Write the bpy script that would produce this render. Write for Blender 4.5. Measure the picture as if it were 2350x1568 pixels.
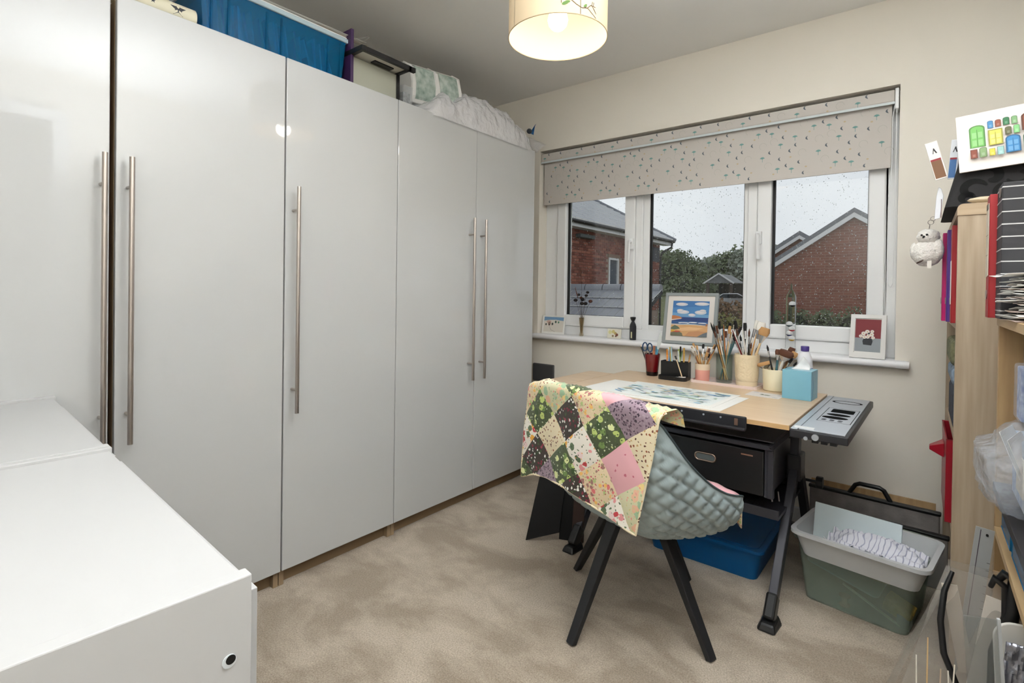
import bpy, bmesh, math, random
import numpy as np
from mathutils import Vector, Matrix, noise
R=math.radians; PI=math.pi
rnd=random.Random(7)
sc=bpy.context.scene
for o in list(bpy.data.objects): bpy.data.objects.remove(o)
COL=sc.collection

# ---------------------------------------------------------------- camera
cam=bpy.data.cameras.new('camera'); cam_o=bpy.data.objects.new('camera',cam); COL.objects.link(cam_o)
def basis(yaw,pitch,roll):
    f=Vector((-math.sin(yaw)*math.cos(pitch),math.cos(yaw)*math.cos(pitch),math.sin(pitch)))
    r=Vector((math.cos(yaw),math.sin(yaw),0)); u=r.cross(f)
    return r*math.cos(roll)+u*math.sin(roll), -r*math.sin(roll)+u*math.cos(roll), f
cr,cu,cf=basis(.6666,-.0089,.0143)
mw=Matrix(((cr.x,cu.x,-cf.x,1.8408),(cr.y,cu.y,-cf.y,-2.80155),(cr.z,cu.z,-cf.z,1.1128),(0,0,0,1)))
cam_o.matrix_world=mw
cam.sensor_fit='HORIZONTAL'; cam.sensor_width=36; cam.lens=1191.91*36/2350; cam.shift_y=-105.557/2350; cam.clip_start=.02; cam.clip_end=400
sc.camera=cam_o

# ---------------------------------------------------------------- world, lights, exposure
sc.view_settings.view_transform='Standard'; sc.view_settings.look='None'; sc.view_settings.gamma=1
sc.view_settings.use_curve_mapping=False
sc.view_settings.exposure=0.14
w=bpy.data.worlds.new('overcast_sky'); sc.world=w; w.use_nodes=True
wn=w.node_tree; wn.nodes.clear()
out=wn.nodes.new('ShaderNodeOutputWorld'); bg=wn.nodes.new('ShaderNodeBackground')
tc=wn.nodes.new('ShaderNodeTexCoord'); nz=wn.nodes.new('ShaderNodeTexNoise'); nz.inputs['Scale'].default_value=2.2; nz.inputs['Detail'].default_value=3
rp=wn.nodes.new('ShaderNodeValToRGB'); rp.color_ramp.elements[0].color=(.68,.70,.735,1); rp.color_ramp.elements[1].color=(.80,.82,.84,1)
rp.color_ramp.elements[0].position=.35; rp.color_ramp.elements[1].position=.65
wn.links.new(tc.outputs['Generated'],nz.inputs['Vector']); wn.links.new(nz.outputs['Fac'],rp.inputs['Fac'])
wn.links.new(rp.outputs['Color'],bg.inputs['Color']); wn.links.new(bg.outputs[0],out.inputs[0])
bg.inputs['Strength'].default_value=1.06
def area(name,loc,rot,sx,sy,power,col=(1,1,1),portal=False,spread=180):
    l=bpy.data.lights.new(name,'AREA'); l.shape='RECTANGLE'; l.size=sx; l.size_y=sy; l.energy=power; l.color=col; l.spread=R(spread)
    if portal: l.cycles.is_portal=True
    o=bpy.data.objects.new(name,l); o.location=loc; o.rotation_euler=rot; COL.objects.link(o); return o
area('window_portal',(.81,.2,1.4),(R(-90),0,0),2.0,1.3,0,portal=True)
LANDING_W=6
landing=bpy.data.lights.new('landing_fill','AREA'); landing.shape='DISK'; landing.size=.5; landing.energy=LANDING_W; landing.color=(1,.97,.93)  # unseen fill light, added to brighten the room through the doorway
lo=bpy.data.objects.new('landing_fill',landing); lo.location=(2.95,-2.5,2.3); lo.rotation_euler=(0,0,0); COL.objects.link(lo)
# unseen fill lights added to brighten the room, aimed at ceiling and back wall
BOUNCE_W=20; BOUNCE2_W=46
fl=bpy.data.lights.new('bounce_fill','AREA'); fl.shape='DISK'; fl.size=.7; fl.energy=BOUNCE_W; fl.color=(.90,.95,1); fl.spread=R(125)
fo=bpy.data.objects.new('bounce_fill',fl); fo.location=(2.0,-2.80,1.2); fo.rotation_euler=(R(180+22),R(-10),0); COL.objects.link(fo)
fl2=fl.copy(); fl2.energy=BOUNCE2_W; fo2=bpy.data.objects.new('bounce_fill_two',fl2); fl2.spread=R(118); fo2.location=(1.78,-1.95,1.58); fo2.rotation_euler=(R(180-4),0,0); COL.objects.link(fo2)
PENDANT_W=3.2

# ---------------------------------------------------------------- helpers
def lin(c):
    return tuple(((x/255)/12.92 if x/255<=.04045 else ((x/255+.055)/1.055)**2.4) for x in c[:3])
_m={}
def mat(name,rgb=(200,200,200),rough=.5,metal=0,coat=0,coat_rough=.03,trans=0,ior=1.45,alpha=1,bump=None,var=None,sub=0,emit=None,sheen=0,spec=.5):
    """bump=(scale,strength[,dist]); var=(rgb2,scale,contrast[,stretch vec])"""
    if name in _m: return _m[name]
    m=bpy.data.materials.new(name); m.use_nodes=True; n=m.node_tree.nodes; l=m.node_tree.links
    b=n['Principled BSDF']; S=b.inputs
    S['Base Color'].default_value=(*lin(rgb),1); S['Roughness'].default_value=rough; S['Metallic'].default_value=metal
    S['Coat Weight'].default_value=coat; S['Coat Roughness'].default_value=coat_rough
    S['Transmission Weight'].default_value=trans; S['IOR'].default_value=ior; S['Alpha'].default_value=alpha
    S['Subsurface Weight'].default_value=sub; S['Sheen Weight'].default_value=sheen; S['Specular IOR Level'].default_value=spec
    if emit: S['Emission Color'].default_value=(*lin(emit[0]),1); S['Emission Strength'].default_value=emit[1]
    if bump or var:
        t=n.new('ShaderNodeTexCoord')
    if var:
        mp=n.new('ShaderNodeMapping'); l.new(t.outputs['Object'],mp.inputs['Vector'])
        if len(var)>3: mp.inputs['Scale'].default_value=var[3]
        z=n.new('ShaderNodeTexNoise'); z.inputs['Scale'].default_value=var[1]; z.inputs['Detail'].default_value=4
        l.new(mp.outputs[0],z.inputs['Vector'])
        r=n.new('ShaderNodeValToRGB'); e=r.color_ramp.elements; c=var[2]/2
        e[0].position=.5-c; e[1].position=.5+c; e[0].color=(*lin(rgb),1); e[1].color=(*lin(var[0]),1)
        l.new(z.outputs['Fac'],r.inputs['Fac']); l.new(r.outputs[0],S['Base Color'])
    if bump:
        z=n.new('ShaderNodeTexNoise'); z.inputs['Scale'].default_value=bump[0]; z.inputs['Detail'].default_value=3
        l.new(t.outputs['Object'],z.inputs['Vector'])
        bp=n.new('ShaderNodeBump'); bp.inputs['Strength'].default_value=bump[1]; bp.inputs['Distance'].default_value=bump[2] if len(bump)>2 else .01
        l.new(z.outputs['Fac'],bp.inputs['Height']); l.new(bp.outputs[0],S['Normal'])
    _m[name]=m; return m
def glass_mat(name,tint=(255,255,255),refl=1.0,ior=1.45,rough=0.0):
    if name in _m: return _m[name]
    m=bpy.data.materials.new(name); m.use_nodes=True; n=m.node_tree.nodes; l=m.node_tree.links; n.clear()
    o=n.new('ShaderNodeOutputMaterial'); mx=n.new('ShaderNodeMixShader'); tr=n.new('ShaderNodeBsdfTransparent'); gl=n.new('ShaderNodeBsdfGlossy'); fr=n.new('ShaderNodeLayerWeight'); pw=n.new('ShaderNodeMath'); pw.operation='POWER'; pw.inputs[1].default_value=3.2; ma=n.new('ShaderNodeMath'); ma.operation='MULTIPLY_ADD'; ma.inputs[1].default_value=.75*refl; ma.inputs[2].default_value=.035*refl
    tr.inputs[0].default_value=(*lin(tint),1); gl.inputs['Roughness'].default_value=rough; fr.inputs[0].default_value=.5
    l.new(fr.outputs['Facing'],pw.inputs[0]); l.new(pw.outputs[0],ma.inputs[0]); l.new(ma.outputs[0],mx.inputs[0]); l.new(tr.outputs[0],mx.inputs[1]); l.new(gl.outputs[0],mx.inputs[2]); l.new(mx.outputs[0],o.inputs[0])
    _m[name]=m; return m
def film_mat(name,rgb,alpha,rough=.25,tint=(255,255,255),bump=None):
    """translucent plastic: partly see-through tint, partly diffuse/glossy body"""
    if name in _m: return _m[name]
    m=mat(name,rgb,rough=rough,spec=.6,bump=bump); n=m.node_tree.nodes; l=m.node_tree.links
    o=n['Material Output']; b=n['Principled BSDF']; mx=n.new('ShaderNodeMixShader'); tr=n.new('ShaderNodeBsdfTransparent'); tr.inputs[0].default_value=(*lin(tint),1)
    mx.inputs[0].default_value=alpha; l.new(tr.outputs[0],mx.inputs[1]); l.new(b.outputs[0],mx.inputs[2]); l.new(mx.outputs[0],o.inputs[0])
    return m
class MB:
    def __init__(s): s.v=[]; s.f=[]; s.m=[]; s.T=Matrix()
    def add(s,vs,fs,m=0):
        b=len(s.v); s.v+= [tuple(s.T@Vector(p)) for p in vs]; s.f+=[tuple(b+i for i in f) for f in fs]; s.m+=[m]*len(fs); return s
    def box(s,x0,x1,y0,y1,z0,z1,m=0):
        return s.add([(x0,y0,z0),(x1,y0,z0),(x1,y1,z0),(x0,y1,z0),(x0,y0,z1),(x1,y0,z1),(x1,y1,z1),(x0,y1,z1)],
          [(0,3,2,1),(4,5,6,7),(0,1,5,4),(1,2,6,5),(2,3,7,6),(3,0,4,7)],m)
    def prism(s,poly,z0,z1,m=0,top=None):
        n=len(poly); t=top or poly
        return s.add([(x,y,z0) for x,y in poly]+[(x,y,z1) for x,y in t],[tuple(reversed(range(n))),tuple(range(n,2*n))]+[(i,(i+1)%n,n+(i+1)%n,n+i) for i in range(n)],m)
    def lathe(s,prof,n=24,c=(0,0,0),m=0,sx=1,sy=1):
        vs=[];fs=[]
        for r,z in prof:
            for k in range(n):
                a=2*PI*k/n; vs.append((c[0]+r*math.cos(a)*sx,c[1]+r*math.sin(a)*sy,c[2]+z))
        for i in range(len(prof)-1):
            for k in range(n):
                a=i*n+k; b=i*n+(k+1)%n; fs.append((a,b,b+n,a+n))
        if prof[0][0]>1e-6: fs.append(tuple(reversed(range(n))))
        if prof[-1][0]>1e-6: fs.append(tuple(range((len(prof)-1)*n,len(prof)*n)))
        return s.add(vs,fs,m)
    def tube(s,pts,r=.01,n=8,m=0,cap=True,flat=1.0,up=None):
        pts=[Vector(p) for p in pts]; N=len(pts); rr=r if isinstance(r,(list,tuple)) else [r]*N
        vs=[];fs=[]; u=Vector(up) if up else None
        for i,p in enumerate(pts):
            d=(pts[min(i+1,N-1)]-pts[max(i-1,0)]).normalized()
            if u is None:
                u=Vector((0,0,1)) if abs(d.z)<.9 else Vector((1,0,0))
            a=(u-d*u.dot(d)).normalized(); b=d.cross(a); 
            for k in range(n):
                t=2*PI*k/n+PI/n; vs.append(p+a*math.cos(t)*rr[i]+b*math.sin(t)*rr[i]*flat)
            if up is None: u=a
        for i in range(N-1):
            for k in range(n):
                x=i*n+k; y=i*n+(k+1)%n; fs.append((x,y,y+n,x+n))
        if cap: fs.append(tuple(reversed(range(n)))); fs.append(tuple(range((N-1)*n,N*n)))
        return s.add(vs,fs,m)
    def bar(s,p,q,wx,wy,m=0,wx2=None,wy2=None,up=(0,0,1)):
        p=Vector(p);q=Vector(q);d=(q-p).normalized();u=Vector(up)
        a=(u.cross(d)); a=a.normalized() if a.length>1e-4 else Vector((1,0,0)); b=d.cross(a)
        wx2=wx2 or wx; wy2=wy2 or wy
        vs=[]
        for c,x,y in((p,wx,wy),(q,wx2,wy2)):
            for i,j in((-1,-1),(1,-1),(1,1),(-1,1)): vs.append(c+a*i*x/2+b*j*y/2)
        return s.add(vs,[(3,2,1,0),(4,5,6,7),(0,1,5,4),(1,2,6,5),(2,3,7,6),(3,0,4,7)],m)
    def grid(s,fn,nu,nv,m=0):
        vs=[tuple(fn(i/nu,j/nv)) for j in range(nv+1) for i in range(nu+1)]
        fs=[(j*(nu+1)+i,j*(nu+1)+i+1,(j+1)*(nu+1)+i+1,(j+1)*(nu+1)+i) for j in range(nv) for i in range(nu)]
        return s.add(vs,fs,m)
    def ball(s,c,r,n=10,m=0,sc3=(1,1,1)):
        prof=[(max(math.sin(PI*i/(n//2+1)),0)*1.0,-math.cos(PI*i/(n//2+1))) for i in range(n//2+2)]
        prof[0]=(0,-1);prof[-1]=(0,1)
        vs=[];fs=[]
        for q,z in prof:
            for k in range(n):
                a=2*PI*k/n; vs.append((c[0]+q*math.cos(a)*r*sc3[0],c[1]+q*math.sin(a)*r*sc3[1],c[2]+z*r*sc3[2]))
        for i in range(len(prof)-1):
            for k in range(n):
                a=i*n+k; b=i*n+(k+1)%n; fs.append((a,b,b+n,a+n))
        return s.add(vs,fs,m)
    def build(s,name,mats,parent=None,smooth=None,bevel=0,kind=None,label=None,solid=0,seg=2,bang=35):
        me=bpy.data.meshes.new(name); me.from_pydata(s.v,[],s.f)
        mats=mats if isinstance(mats,(list,tuple)) else [mats]
        for m in mats: me.materials.append(m)
        if len(mats)>1: me.polygons.foreach_set('material_index',s.m)
        me.validate(); bm=bmesh.new(); bm.from_mesh(me); bmesh.ops.remove_doubles(bm,verts=bm.verts,dist=1e-6)
        bmesh.ops.recalc_face_normals(bm,faces=bm.faces); bm.to_mesh(me); bm.free()
        if smooth is not None:
            me.polygons.foreach_set('use_smooth',[True]*len(me.polygons)); me.set_sharp_from_angle(angle=R(smooth))
        o=bpy.data.objects.new(name,me); COL.objects.link(o)
        if parent: o.parent=parent
        if solid: q=o.modifiers.new('solid','SOLIDIFY'); q.thickness=solid; q.offset=0
        if bevel: q=o.modifiers.new('bevel','BEVEL'); q.width=bevel; q.segments=seg; q.limit_method='ANGLE'; q.angle_limit=R(bang)
        if kind: o['kind']=kind
        if label: o['label']=label
        return o
def thing(name,label,cat,loc=(0,0,0),rz=0,group=None):
    o=bpy.data.objects.new(name,None); COL.objects.link(o); o.location=loc; o.rotation_euler=(0,0,rz); o.empty_display_size=.05
    o['label']=label; o['category']=cat
    if group: o['group']=group
    return o
def tag(o,label,cat,group=None,loc=None,rz=None,rot=None):
    o['label']=label; o['category']=cat
    if group: o['group']=group
    if loc is not None: o.location=loc
    if rz is not None: o.rotation_euler=(0,0,rz)
    if rot is not None: o.rotation_euler=rot
    return o
def struct(o): o['kind']='structure'; return o
def sroot(name,loc=(0,0,0)):
    o=bpy.data.objects.new(name,None); COL.objects.link(o); o.location=loc; o['kind']='structure'; return o
def copy_tree(o,parent=None):
    c=o.copy(); COL.objects.link(c)
    if parent: c.parent=parent
    for ch in list(o.children): copy_tree(ch,c)
    return c
def rect(x0,x1,y0,y1): return [(x0,y0),(x1,y0),(x1,y1),(x0,y1)]
def circ(cx,cy,rx,ry=None,n=12,a0=0,a1=2*PI):
    ry=ry or rx; full=abs(a1-a0-2*PI)<1e-6
    return [(cx+rx*math.cos(a0+(a1-a0)*k/(n if full else n-1)),cy+ry*math.sin(a0+(a1-a0)*k/(n if full else n-1))) for k in range(n)]
def rrect(x0,x1,y0,y1,r,n=4):
    p=[]
    for cx,cy,a in((x1-r,y1-r,0),(x0+r,y1-r,PI/2),(x0+r,y0+r,PI),(x1-r,y0+r,1.5*PI)):
        p+=[(cx+r*math.cos(a+PI/2*k/n),cy+r*math.sin(a+PI/2*k/n)) for k in range(n+1)]
    return p
class Print:
    """flat printed artwork: coloured polygons in a local x/z plane facing -y, layered by hair-thin steps"""
    def __init__(s,step=.00025): s.b=MB(); s.mats=[]; s.k=0; s.step=step
    def poly(s,pts,rgb,rough=.6,layer=None):
        key='print_%02x%02x%02x'%tuple(int(c) for c in rgb); m=mat(key,rgb,rough=rough)
        if m not in s.mats: s.mats.append(m)
        s.k+=1; y=-s.step*(layer if layer is not None else s.k)
        s.b.add([(x,y,z) for x,z in pts],[tuple(range(len(pts)))],s.mats.index(m)); return s
    def build(s,name,parent,loc=(0,0,0),rot=(0,0,0),**k):
        o=s.b.build(name,s.mats,parent,**k); o.location=loc; o.rotation_euler=rot; return o
ORD=['leftmost','second from left','third from left','fourth from left','fifth from left','sixth from left','seventh from left','eighth from left','ninth from left','tenth from left','eleventh from left','twelfth from left']
def tell_apart(objs,key,last='rightmost'):
    d={}
    for o in objs: d.setdefault(o['label'],[]).append(o)
    for lb,os in d.items():
        if len(os)<2: continue
        os.sort(key=key)
        for i,o in enumerate(os): o['label']='%s, %s'%(lb,last if i==len(os)-1 else 'middle one' if len(os)==3 and i==1 else ORD[i] if i<12 else '%d places from left'%(i+1))
def fbm(x,y,z=0,o=4): return noise.fractal(Vector((x,y,z)),1.0,2.0,o)

# ---------------------------------------------------------------- materials
WALL=mat('wall_paint',(236,230,219),rough=.85,bump=(180,.06,.002))
CEIL=mat('ceiling_paint',(244,243,240),rough=.9,bump=(160,.05,.002))
WHITE=mat('white_upvc',(236,237,238),rough=.28)
GLOSSW=mat('white_gloss_paint',(238,238,240),rough=.18)
DOOR=mat('grey_gloss_lacquer',(191,192,192),rough=.45,coat=.8,coat_rough=.035,bump=(2.2,.03,.02))
STEEL=mat('brushed_steel',(188,180,174),rough=.32,metal=1)
BLACKM=mat('black_metal',(34,34,38),rough=.42)
BLACKP=mat('black_plastic',(22,22,23),rough=.38)
GREYM=mat('grey_metal',(62,62,68),rough=.4,metal=.3)
SILVER=mat('silver_metal',(186,192,200),rough=.38,metal=.55)
PAPER=mat('white_paper',(236,235,231),rough=.8)
def wood(name,c1,c2,scale=1.0,axis='z',rough=.5,dist=2.0):
    if name in _m: return _m[name]
    st={'z':(14,14,.9),'x':(.9,14,14),'y':(14,.9,14)}[axis]
    m=mat(name,c1,rough=rough,var=(c2,3.0*scale,.5,st)); return m
OAK=wood('light_oak_veneer',(180,163,141),(155,137,114),1.3,'z',.55)
OAK2=wood('warm_oak_veneer',(190,160,118),(160,128,88),1.2,'z',.5)
OAKY=wood('oak_veneer_shelf',(200,172,130),(168,138,98),1.2,'y',.5)
BEECH=wood('beech_laminate',(216,191,160),(203,174,142),1.0,'x',.3)
BEECH_EDGE=mat('beech_edge',(196,160,112),rough=.45)
# ---------------------------------------------------------------- room shell
CH=2.41; RX=2.3; BY=-3.35
# floor
m=bpy.data.materials.new('beige_carpet'); m.use_nodes=True; n=m.node_tree.nodes; l=m.node_tree.links; b=n['Principled BSDF']
t=n.new('ShaderNodeTexCoord')
def nnoise(scale,detail,vec,rough=.5,dist=0):
    z=n.new('ShaderNodeTexNoise'); z.inputs['Scale'].default_value=scale; z.inputs['Detail'].default_value=detail; z.inputs['Roughness'].default_value=rough; z.inputs['Distortion'].default_value=dist
    l.new(vec,z.inputs['Vector']); return z
mp=n.new('ShaderNodeMapping'); mp.inputs['Scale'].default_value=(1.0,1.5,1); mp.inputs['Rotation'].default_value=(0,0,.55); l.new(t.outputs['Object'],mp.inputs['Vector'])
a1=nnoise(3.4,4,mp.outputs[0],.6,.35); a2=nnoise(210,2,t.outputs['Object'],.7); 
r1=n.new('ShaderNodeValToRGB'); e=r1.color_ramp.elements; e[0].position=.40; e[1].position=.60; e[0].color=(*lin((162,148,132)),1); e[1].color=(*lin((192,179,163)),1)
l.new(a1.outputs['Fac'],r1.inputs['Fac'])
r2=n.new('ShaderNodeValToRGB'); e=r2.color_ramp.elements; e[0].position=.30; e[1].position=.68; e[0].color=(.55,.53,.50,1); e[1].color=(1.15,1.15,1.14,1)
l.new(a2.outputs['Fac'],r2.inputs['Fac'])
mm=n.new('ShaderNodeMix'); mm.data_type='RGBA'; mm.blend_type='MULTIPLY'; mm.inputs['Factor'].default_value=.8
l.new(r1.outputs[0],mm.inputs['A']); l.new(r2.outputs[0],mm.inputs['B']); l.new(mm.outputs['Result'],b.inputs['Base Color'])
b.inputs['Roughness'].default_value=.95; b.inputs['Sheen Weight'].default_value=.25; b.inputs['Specular IOR Level'].default_value=.1
bp=n.new('ShaderNodeBump'); bp.inputs['Strength'].default_value=.55; bp.inputs['Distance'].default_value=.004; l.new(a2.outputs['Fac'],bp.inputs['Height'])
bp2=n.new('ShaderNodeBump'); bp2.inputs['Strength'].default_value=.15; bp2.inputs['Distance'].default_value=.02; l.new(a1.outputs['Fac'],bp2.inputs['Height']); l.new(bp.outputs[0],bp2.inputs['Normal']); l.new(bp2.outputs[0],b.inputs['Normal'])
CARPET=m
struct(MB().box(-.65,RX,BY,0,-.05,0).build('floor',CARPET))
struct(MB().box(-.75,RX+.1,BY-.1,.3,CH,CH+.08).build('ceiling',CEIL))
wx0,wx1,wz0,wz1=-.145,1.757,.805,2.032
g=MB()
for x0,x1,z0,z1 in((-.75,wx0,-.05,CH),(wx1,RX+.1,-.05,CH),(wx0,wx1,-.05,wz0),(wx0,wx1,wz1,CH)): g.box(x0,x1,0,.3,z0,z1)
struct(g.build('wall_window',WALL))
struct(MB().box(-.75,-.65,BY-.1,0,-.05,CH).build('wall_left',WALL))
struct(MB().box(-.65,RX+.1,BY-.1,BY,-.05,CH).build('wall_back',WALL))
g=MB(); d0,d1,dz=-2.95,-2.05,2.1
g.box(RX,RX+.1,d1,0,-.05,CH).box(RX,RX+.1,BY,d0,-.05,CH).box(RX,RX+.1,d0,d1,dz,CH)
struct(g.build('wall_right',WALL))
g=MB(); q=.07
g.box(RX-.015,RX+.115,d0-q,d0,0,dz+q).box(RX-.015,RX+.115,d1,d1+q,0,dz+q).box(RX-.015,RX+.115,d0,d1,dz,dz+q)
struct(g.build('door_frame_trim',GLOSSW,bevel=.004)).name='trim_1'
g=MB().box(-.15,RX,-.016,0,0,.1); 
struct(g.build('baseboard_window',GLOSSW,bevel=.004))
g=MB().box(RX-.016,RX,d1+q,-.016,0,.1)
struct(g.build('baseboard_right',GLOSSW,bevel=.004))
# landing beyond the doorway behind the camera
g=MB(); L0,L1=-3.5,-1.5
g.box(3.6,3.7,L0,L1,-.05,CH).box(RX+.1,3.7,L1,L1+.1,-.05,CH).box(RX+.1,3.7,L0-.1,L0,-.05,CH)
struct(g.build('wall_landing',mat('landing_paint',(238,236,230),rough=.9)))
struct(MB().box(RX,3.7,L0,L1,-.05,-.001).build('floor_landing',CARPET)).name='floor.001'
struct(MB().box(RX+.1,3.7,L0-.1,L1+.1,CH,CH+.08).build('ceiling_landing',CEIL)).name='ceiling.001'

# ---------------------------------------------------------------- window
win=sroot('window_1')
FR=[(.0,.0)]
y0,y1=.085,.15
g=MB()
g.box(wx0,-.052,y0,y1,.835,2.032).box(1.713,wx1,y0,y1,.835,2.032).box(-.052,1.713,y0,y1,.835,.895).box(-.052,1.713,y0,y1,1.97,2.032)
g.box(.500,.545,y0,y1,.895,1.97).box(1.125,1.172,y0,y1,.895,1.97)
g.build('window_frame',WHITE,win,bevel=.005)
g=MB().box(.545,1.125,y0+.018,y1-.01,.895,.905)
def sash(x0,x1,z0,z1,wd,name):
    g=MB(); Y0,Y1=y0-.012,y1-.004
    g.box(x0,x0+wd,Y0,Y1,z0,z1).box(x1-wd,x1,Y0,Y1,z0,z1).box(x0+wd,x1-wd,Y0,Y1,z0,z0+wd).box(x0+wd,x1-wd,Y0,Y1,z1-wd,z1)
    return g.build(name,WHITE,win,bevel=.006)
sash(-.050,.500,.898,1.968,.066,'sash'); sash(1.174,1.711,.898,1.968,.066,'sash')
g=MB(); a,bb=.547,1.123; wd=.022
g.box(a-.004,a+.036,y0+.012,y1-.01,.886,1.975).box(bb-.018,bb+.004,y0+.012,y1-.01,.886,1.975).box(a+.035,bb-.017,y0+.0124,y1-.0104,.884,.924).box(a+.035,bb-.017,y0+.0124,y1-.0104,1.95,1.976)
g.build('glazing_bead',WHITE,win,bevel=.004)
GASK=mat('black_gasket',(14,15,16),rough=.6)
panes=[(.016,.434,.964,1.902),(.583,1.105,.924,1.95),(1.240,1.645,.964,1.902)]
PANE=glass_mat('window_pane_glass',(250,252,252))
DROP=mat('rain_water',(235,240,244),rough=.15,trans=.35,ior=1.33)
for k,(a,c,z0,z1) in enumerate(panes):
    g=MB(); t_=.006
    g.box(a-.002,a+t_+.006,.105,.12,z0,z1).box(c-t_/2,c+.001,.105,.12,z0,z1).box(a,c,.105,.12,z0-.001,z0+.002).box(a,c,.105,.12,z1-.002,z1+.001)
    g.build('gasket',GASK,win)
    MB().box(a,c,.116,.120,z0,z1).build('pane',PANE,win)
    g=MB(); r2_=random.Random(k)
    for i in range((620,1150,1050)[k]):
        x=r2_.uniform(a+.01,c-.004); z=z0+.003+(min(z1,1.70)-z0)*r2_.random(); rr=r2_.choice([.0007,.0008,.0009,.0011,.0013,.0017,.0022]); 
        vs=[];fs=[];N=6
        for rad,dep in((1,0),(.75,.45)):
            for j in range(N): vs.append((x+rr*rad*math.cos(2*PI*j/N),.1203+rr*dep,z+rr*rad*math.sin(2*PI*j/N)*1.15))
        vs.append((x,.1203+rr*.62,z))
        for j in range(N):
            q_=(j+1)%N; fs+=[(j,q_,N+q_,N+j),(N+j,N+q_,2*N)]
        fs.append(tuple(range(N)))
        g.add(vs,fs)
    g.build('raindrops',DROP,win,smooth=80,kind='stuff')
def whandle(x,z,s):
    g=MB().box(x-.014,x+.014,y0-.03,y0-.012,z-.03,z+.035).tube([(x,y0-.03,z+.012),(x,y0-.05,z+.012)],.009,8)
    g.bar((x,y0-.05,z+.022),(x+s*.003,y0-.052,z-.11),.018,.012)
    o=g.build('window_handle',WHITE,win,bevel=.003)
whandle(1.186,1.40,1); whandle(.484,1.40,-1)
# sill board
g=MB(); prof=[(-.052,.819),(-.050,.811),(-.044,.806),(0,.806),(.085,.806),(.085,.836),(-.040,.836),(-.047,.833),(-.0515,.827)]
n_=len(prof)
def sillx(y,e): return e
vs=[(-.135-(.05 if y<-.001 else 0)+.0,y,z) for y,z in prof]+[(1.757 if y>0.001 else 1.808,y,z) for y,z in prof]
g.add(vs,[tuple(range(n_)),tuple(reversed(range(n_,2*n_)))]+[(i,n_+i,n_+(i+1)%n_,(i+1)%n_) for i in range(n_)])
sill=g.build('window_sill',GLOSSW,win,smooth=50)
g=MB().box(1.7565,1.808,-.05,0,.8065,.8358); g.build('window_sill_horn',GLOSSW,win,bevel=.006)

# roller blind
bl=thing('roller_blind','grey roller blind printed with teal sprigs, half lowered over the window','blind',(0,0,0))
BF=mat('blind_fabric',(196,190,184),rough=.9,bump=(900,.1,.001))
MB().box(-.140,1.738,.008,.075,1.962,2.016).build('cassette',BF,bl,bevel=.006)
MB().box(-.141,1.739,.005,.012,1.952,1.963).build('front_rail',mat('pale_blue_trim',(206,214,216),rough=.4),bl,bevel=.001)
MB().box(1.739,1.753,.004,.078,1.93,2.020).build('end_bracket',WHITE,bl,bevel=.003)
MB().box(-.127,1.728,.030,.0315,1.684,1.965).build('fabric',BF,bl)
MB().box(-.127,1.728,.028,.0345,1.680,1.695).build('bottom_bar',BF,bl,bevel=.002)
g=MB(); mats=[mat('print_teal',(112,154,150),rough=.8),mat('print_slate',(92,100,108),rough=.8),mat('print_faint',(178,176,168),rough=.8),mat('print_ochre',(190,172,140),rough=.8)]
def pat(x,z,kind,y):
    n0_=len(g.v)
    pat0(x,z,kind,y)
    for q_ in range(n0_,len(g.v)):
        a_,b_,c_=g.v[q_]; g.v[q_]=(x+(a_-x)*1.35,b_,z+(c_-z)*1.35)
def pat0(x,z,kind,y):
    if kind=='t':
        g.add([(x+a_,y,z+b_) for a_,b_ in ((-.009,.0),(-.005,.004),(0,.0055),(.005,.004),(.009,0),(.004,-.001),(0,-.003),(-.004,-.001))],[tuple(range(8))],0)
        g.add([(x-.0007,y,z-.014),(x+.0007,y,z-.014),(x+.0007,y,z),(x-.0007,y,z)],[(0,1,2,3)],0)
    elif kind=='c':
        g.add([(x+a_,y,z+b_) for a_,b_ in ((.004,.008),(-.002,.005),(-.004,0),(-.001,-.004),(.005,-.007),(.002,-.001),(.001,.003))],[tuple(range(7))],1)
    elif kind=='r':
        N=12; R0=.013
        p=[(x+R0*math.cos(2*PI*i/N),y,z+R0*math.sin(2*PI*i/N)) for i in range(9)]+[(x+(R0-.0013)*math.cos(2*PI*i/N),y,z+(R0-.0013)*math.sin(2*PI*i/N)) for i in range(8,-1,-1)]
        n0=9
        g.add(p,[(i,i+1,2*n0-2-i,2*n0-1-i) for i in range(n0-1)],2)
    else:
        g.add([(x+.004*math.cos(2*PI*i/6),y,z+.003*math.sin(2*PI*i/6)) for i in range(6)],[tuple(range(6))],3)
PX,PZ=.245,.185
mot=[('t',.028,.035),('c',.06,.012),('c',.105,.05),('c',.135,.085),('t',.098,.098),('t',.16,.105),('c',.19,.075),('t',.018,.135),('c',.068,.15),('c',.21,.13),('t',.20,.165),('c',.02,.175),('r',.055,.075),('r',.12,.16),('r',.205,.03),('o',.155,.045),('o',.08,.12),('r',.17,.145),('o',.222,.1),('c',.15,.015)]
for i in range(-1,9):
    for j in range(3):
        for k_,mx_,mz_ in mot:
            x=-.14+i*PX+mx_+(.09 if j%2 else 0); z=2.016-j*PZ-mz_
            if -.12<x<1.72:
                if 1.70<z<1.945: pat(x,z,k_,.0297)
                elif 1.97<z<2.006: pat(x,z,k_,.0077)
g.build('printed_sprigs',mats,bl,kind='stuff')
g=MB(); 
for dx in(.0,-.024): 
    pts=[(1.746+dx*(.25 if z>1.9 else 1 if z<1.7 else .6),.02 if dx else .012,z) for z in (1.96,1.9,1.7,1.5,1.3,1.2)]
    g.tube(pts,.0018,5)
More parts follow.
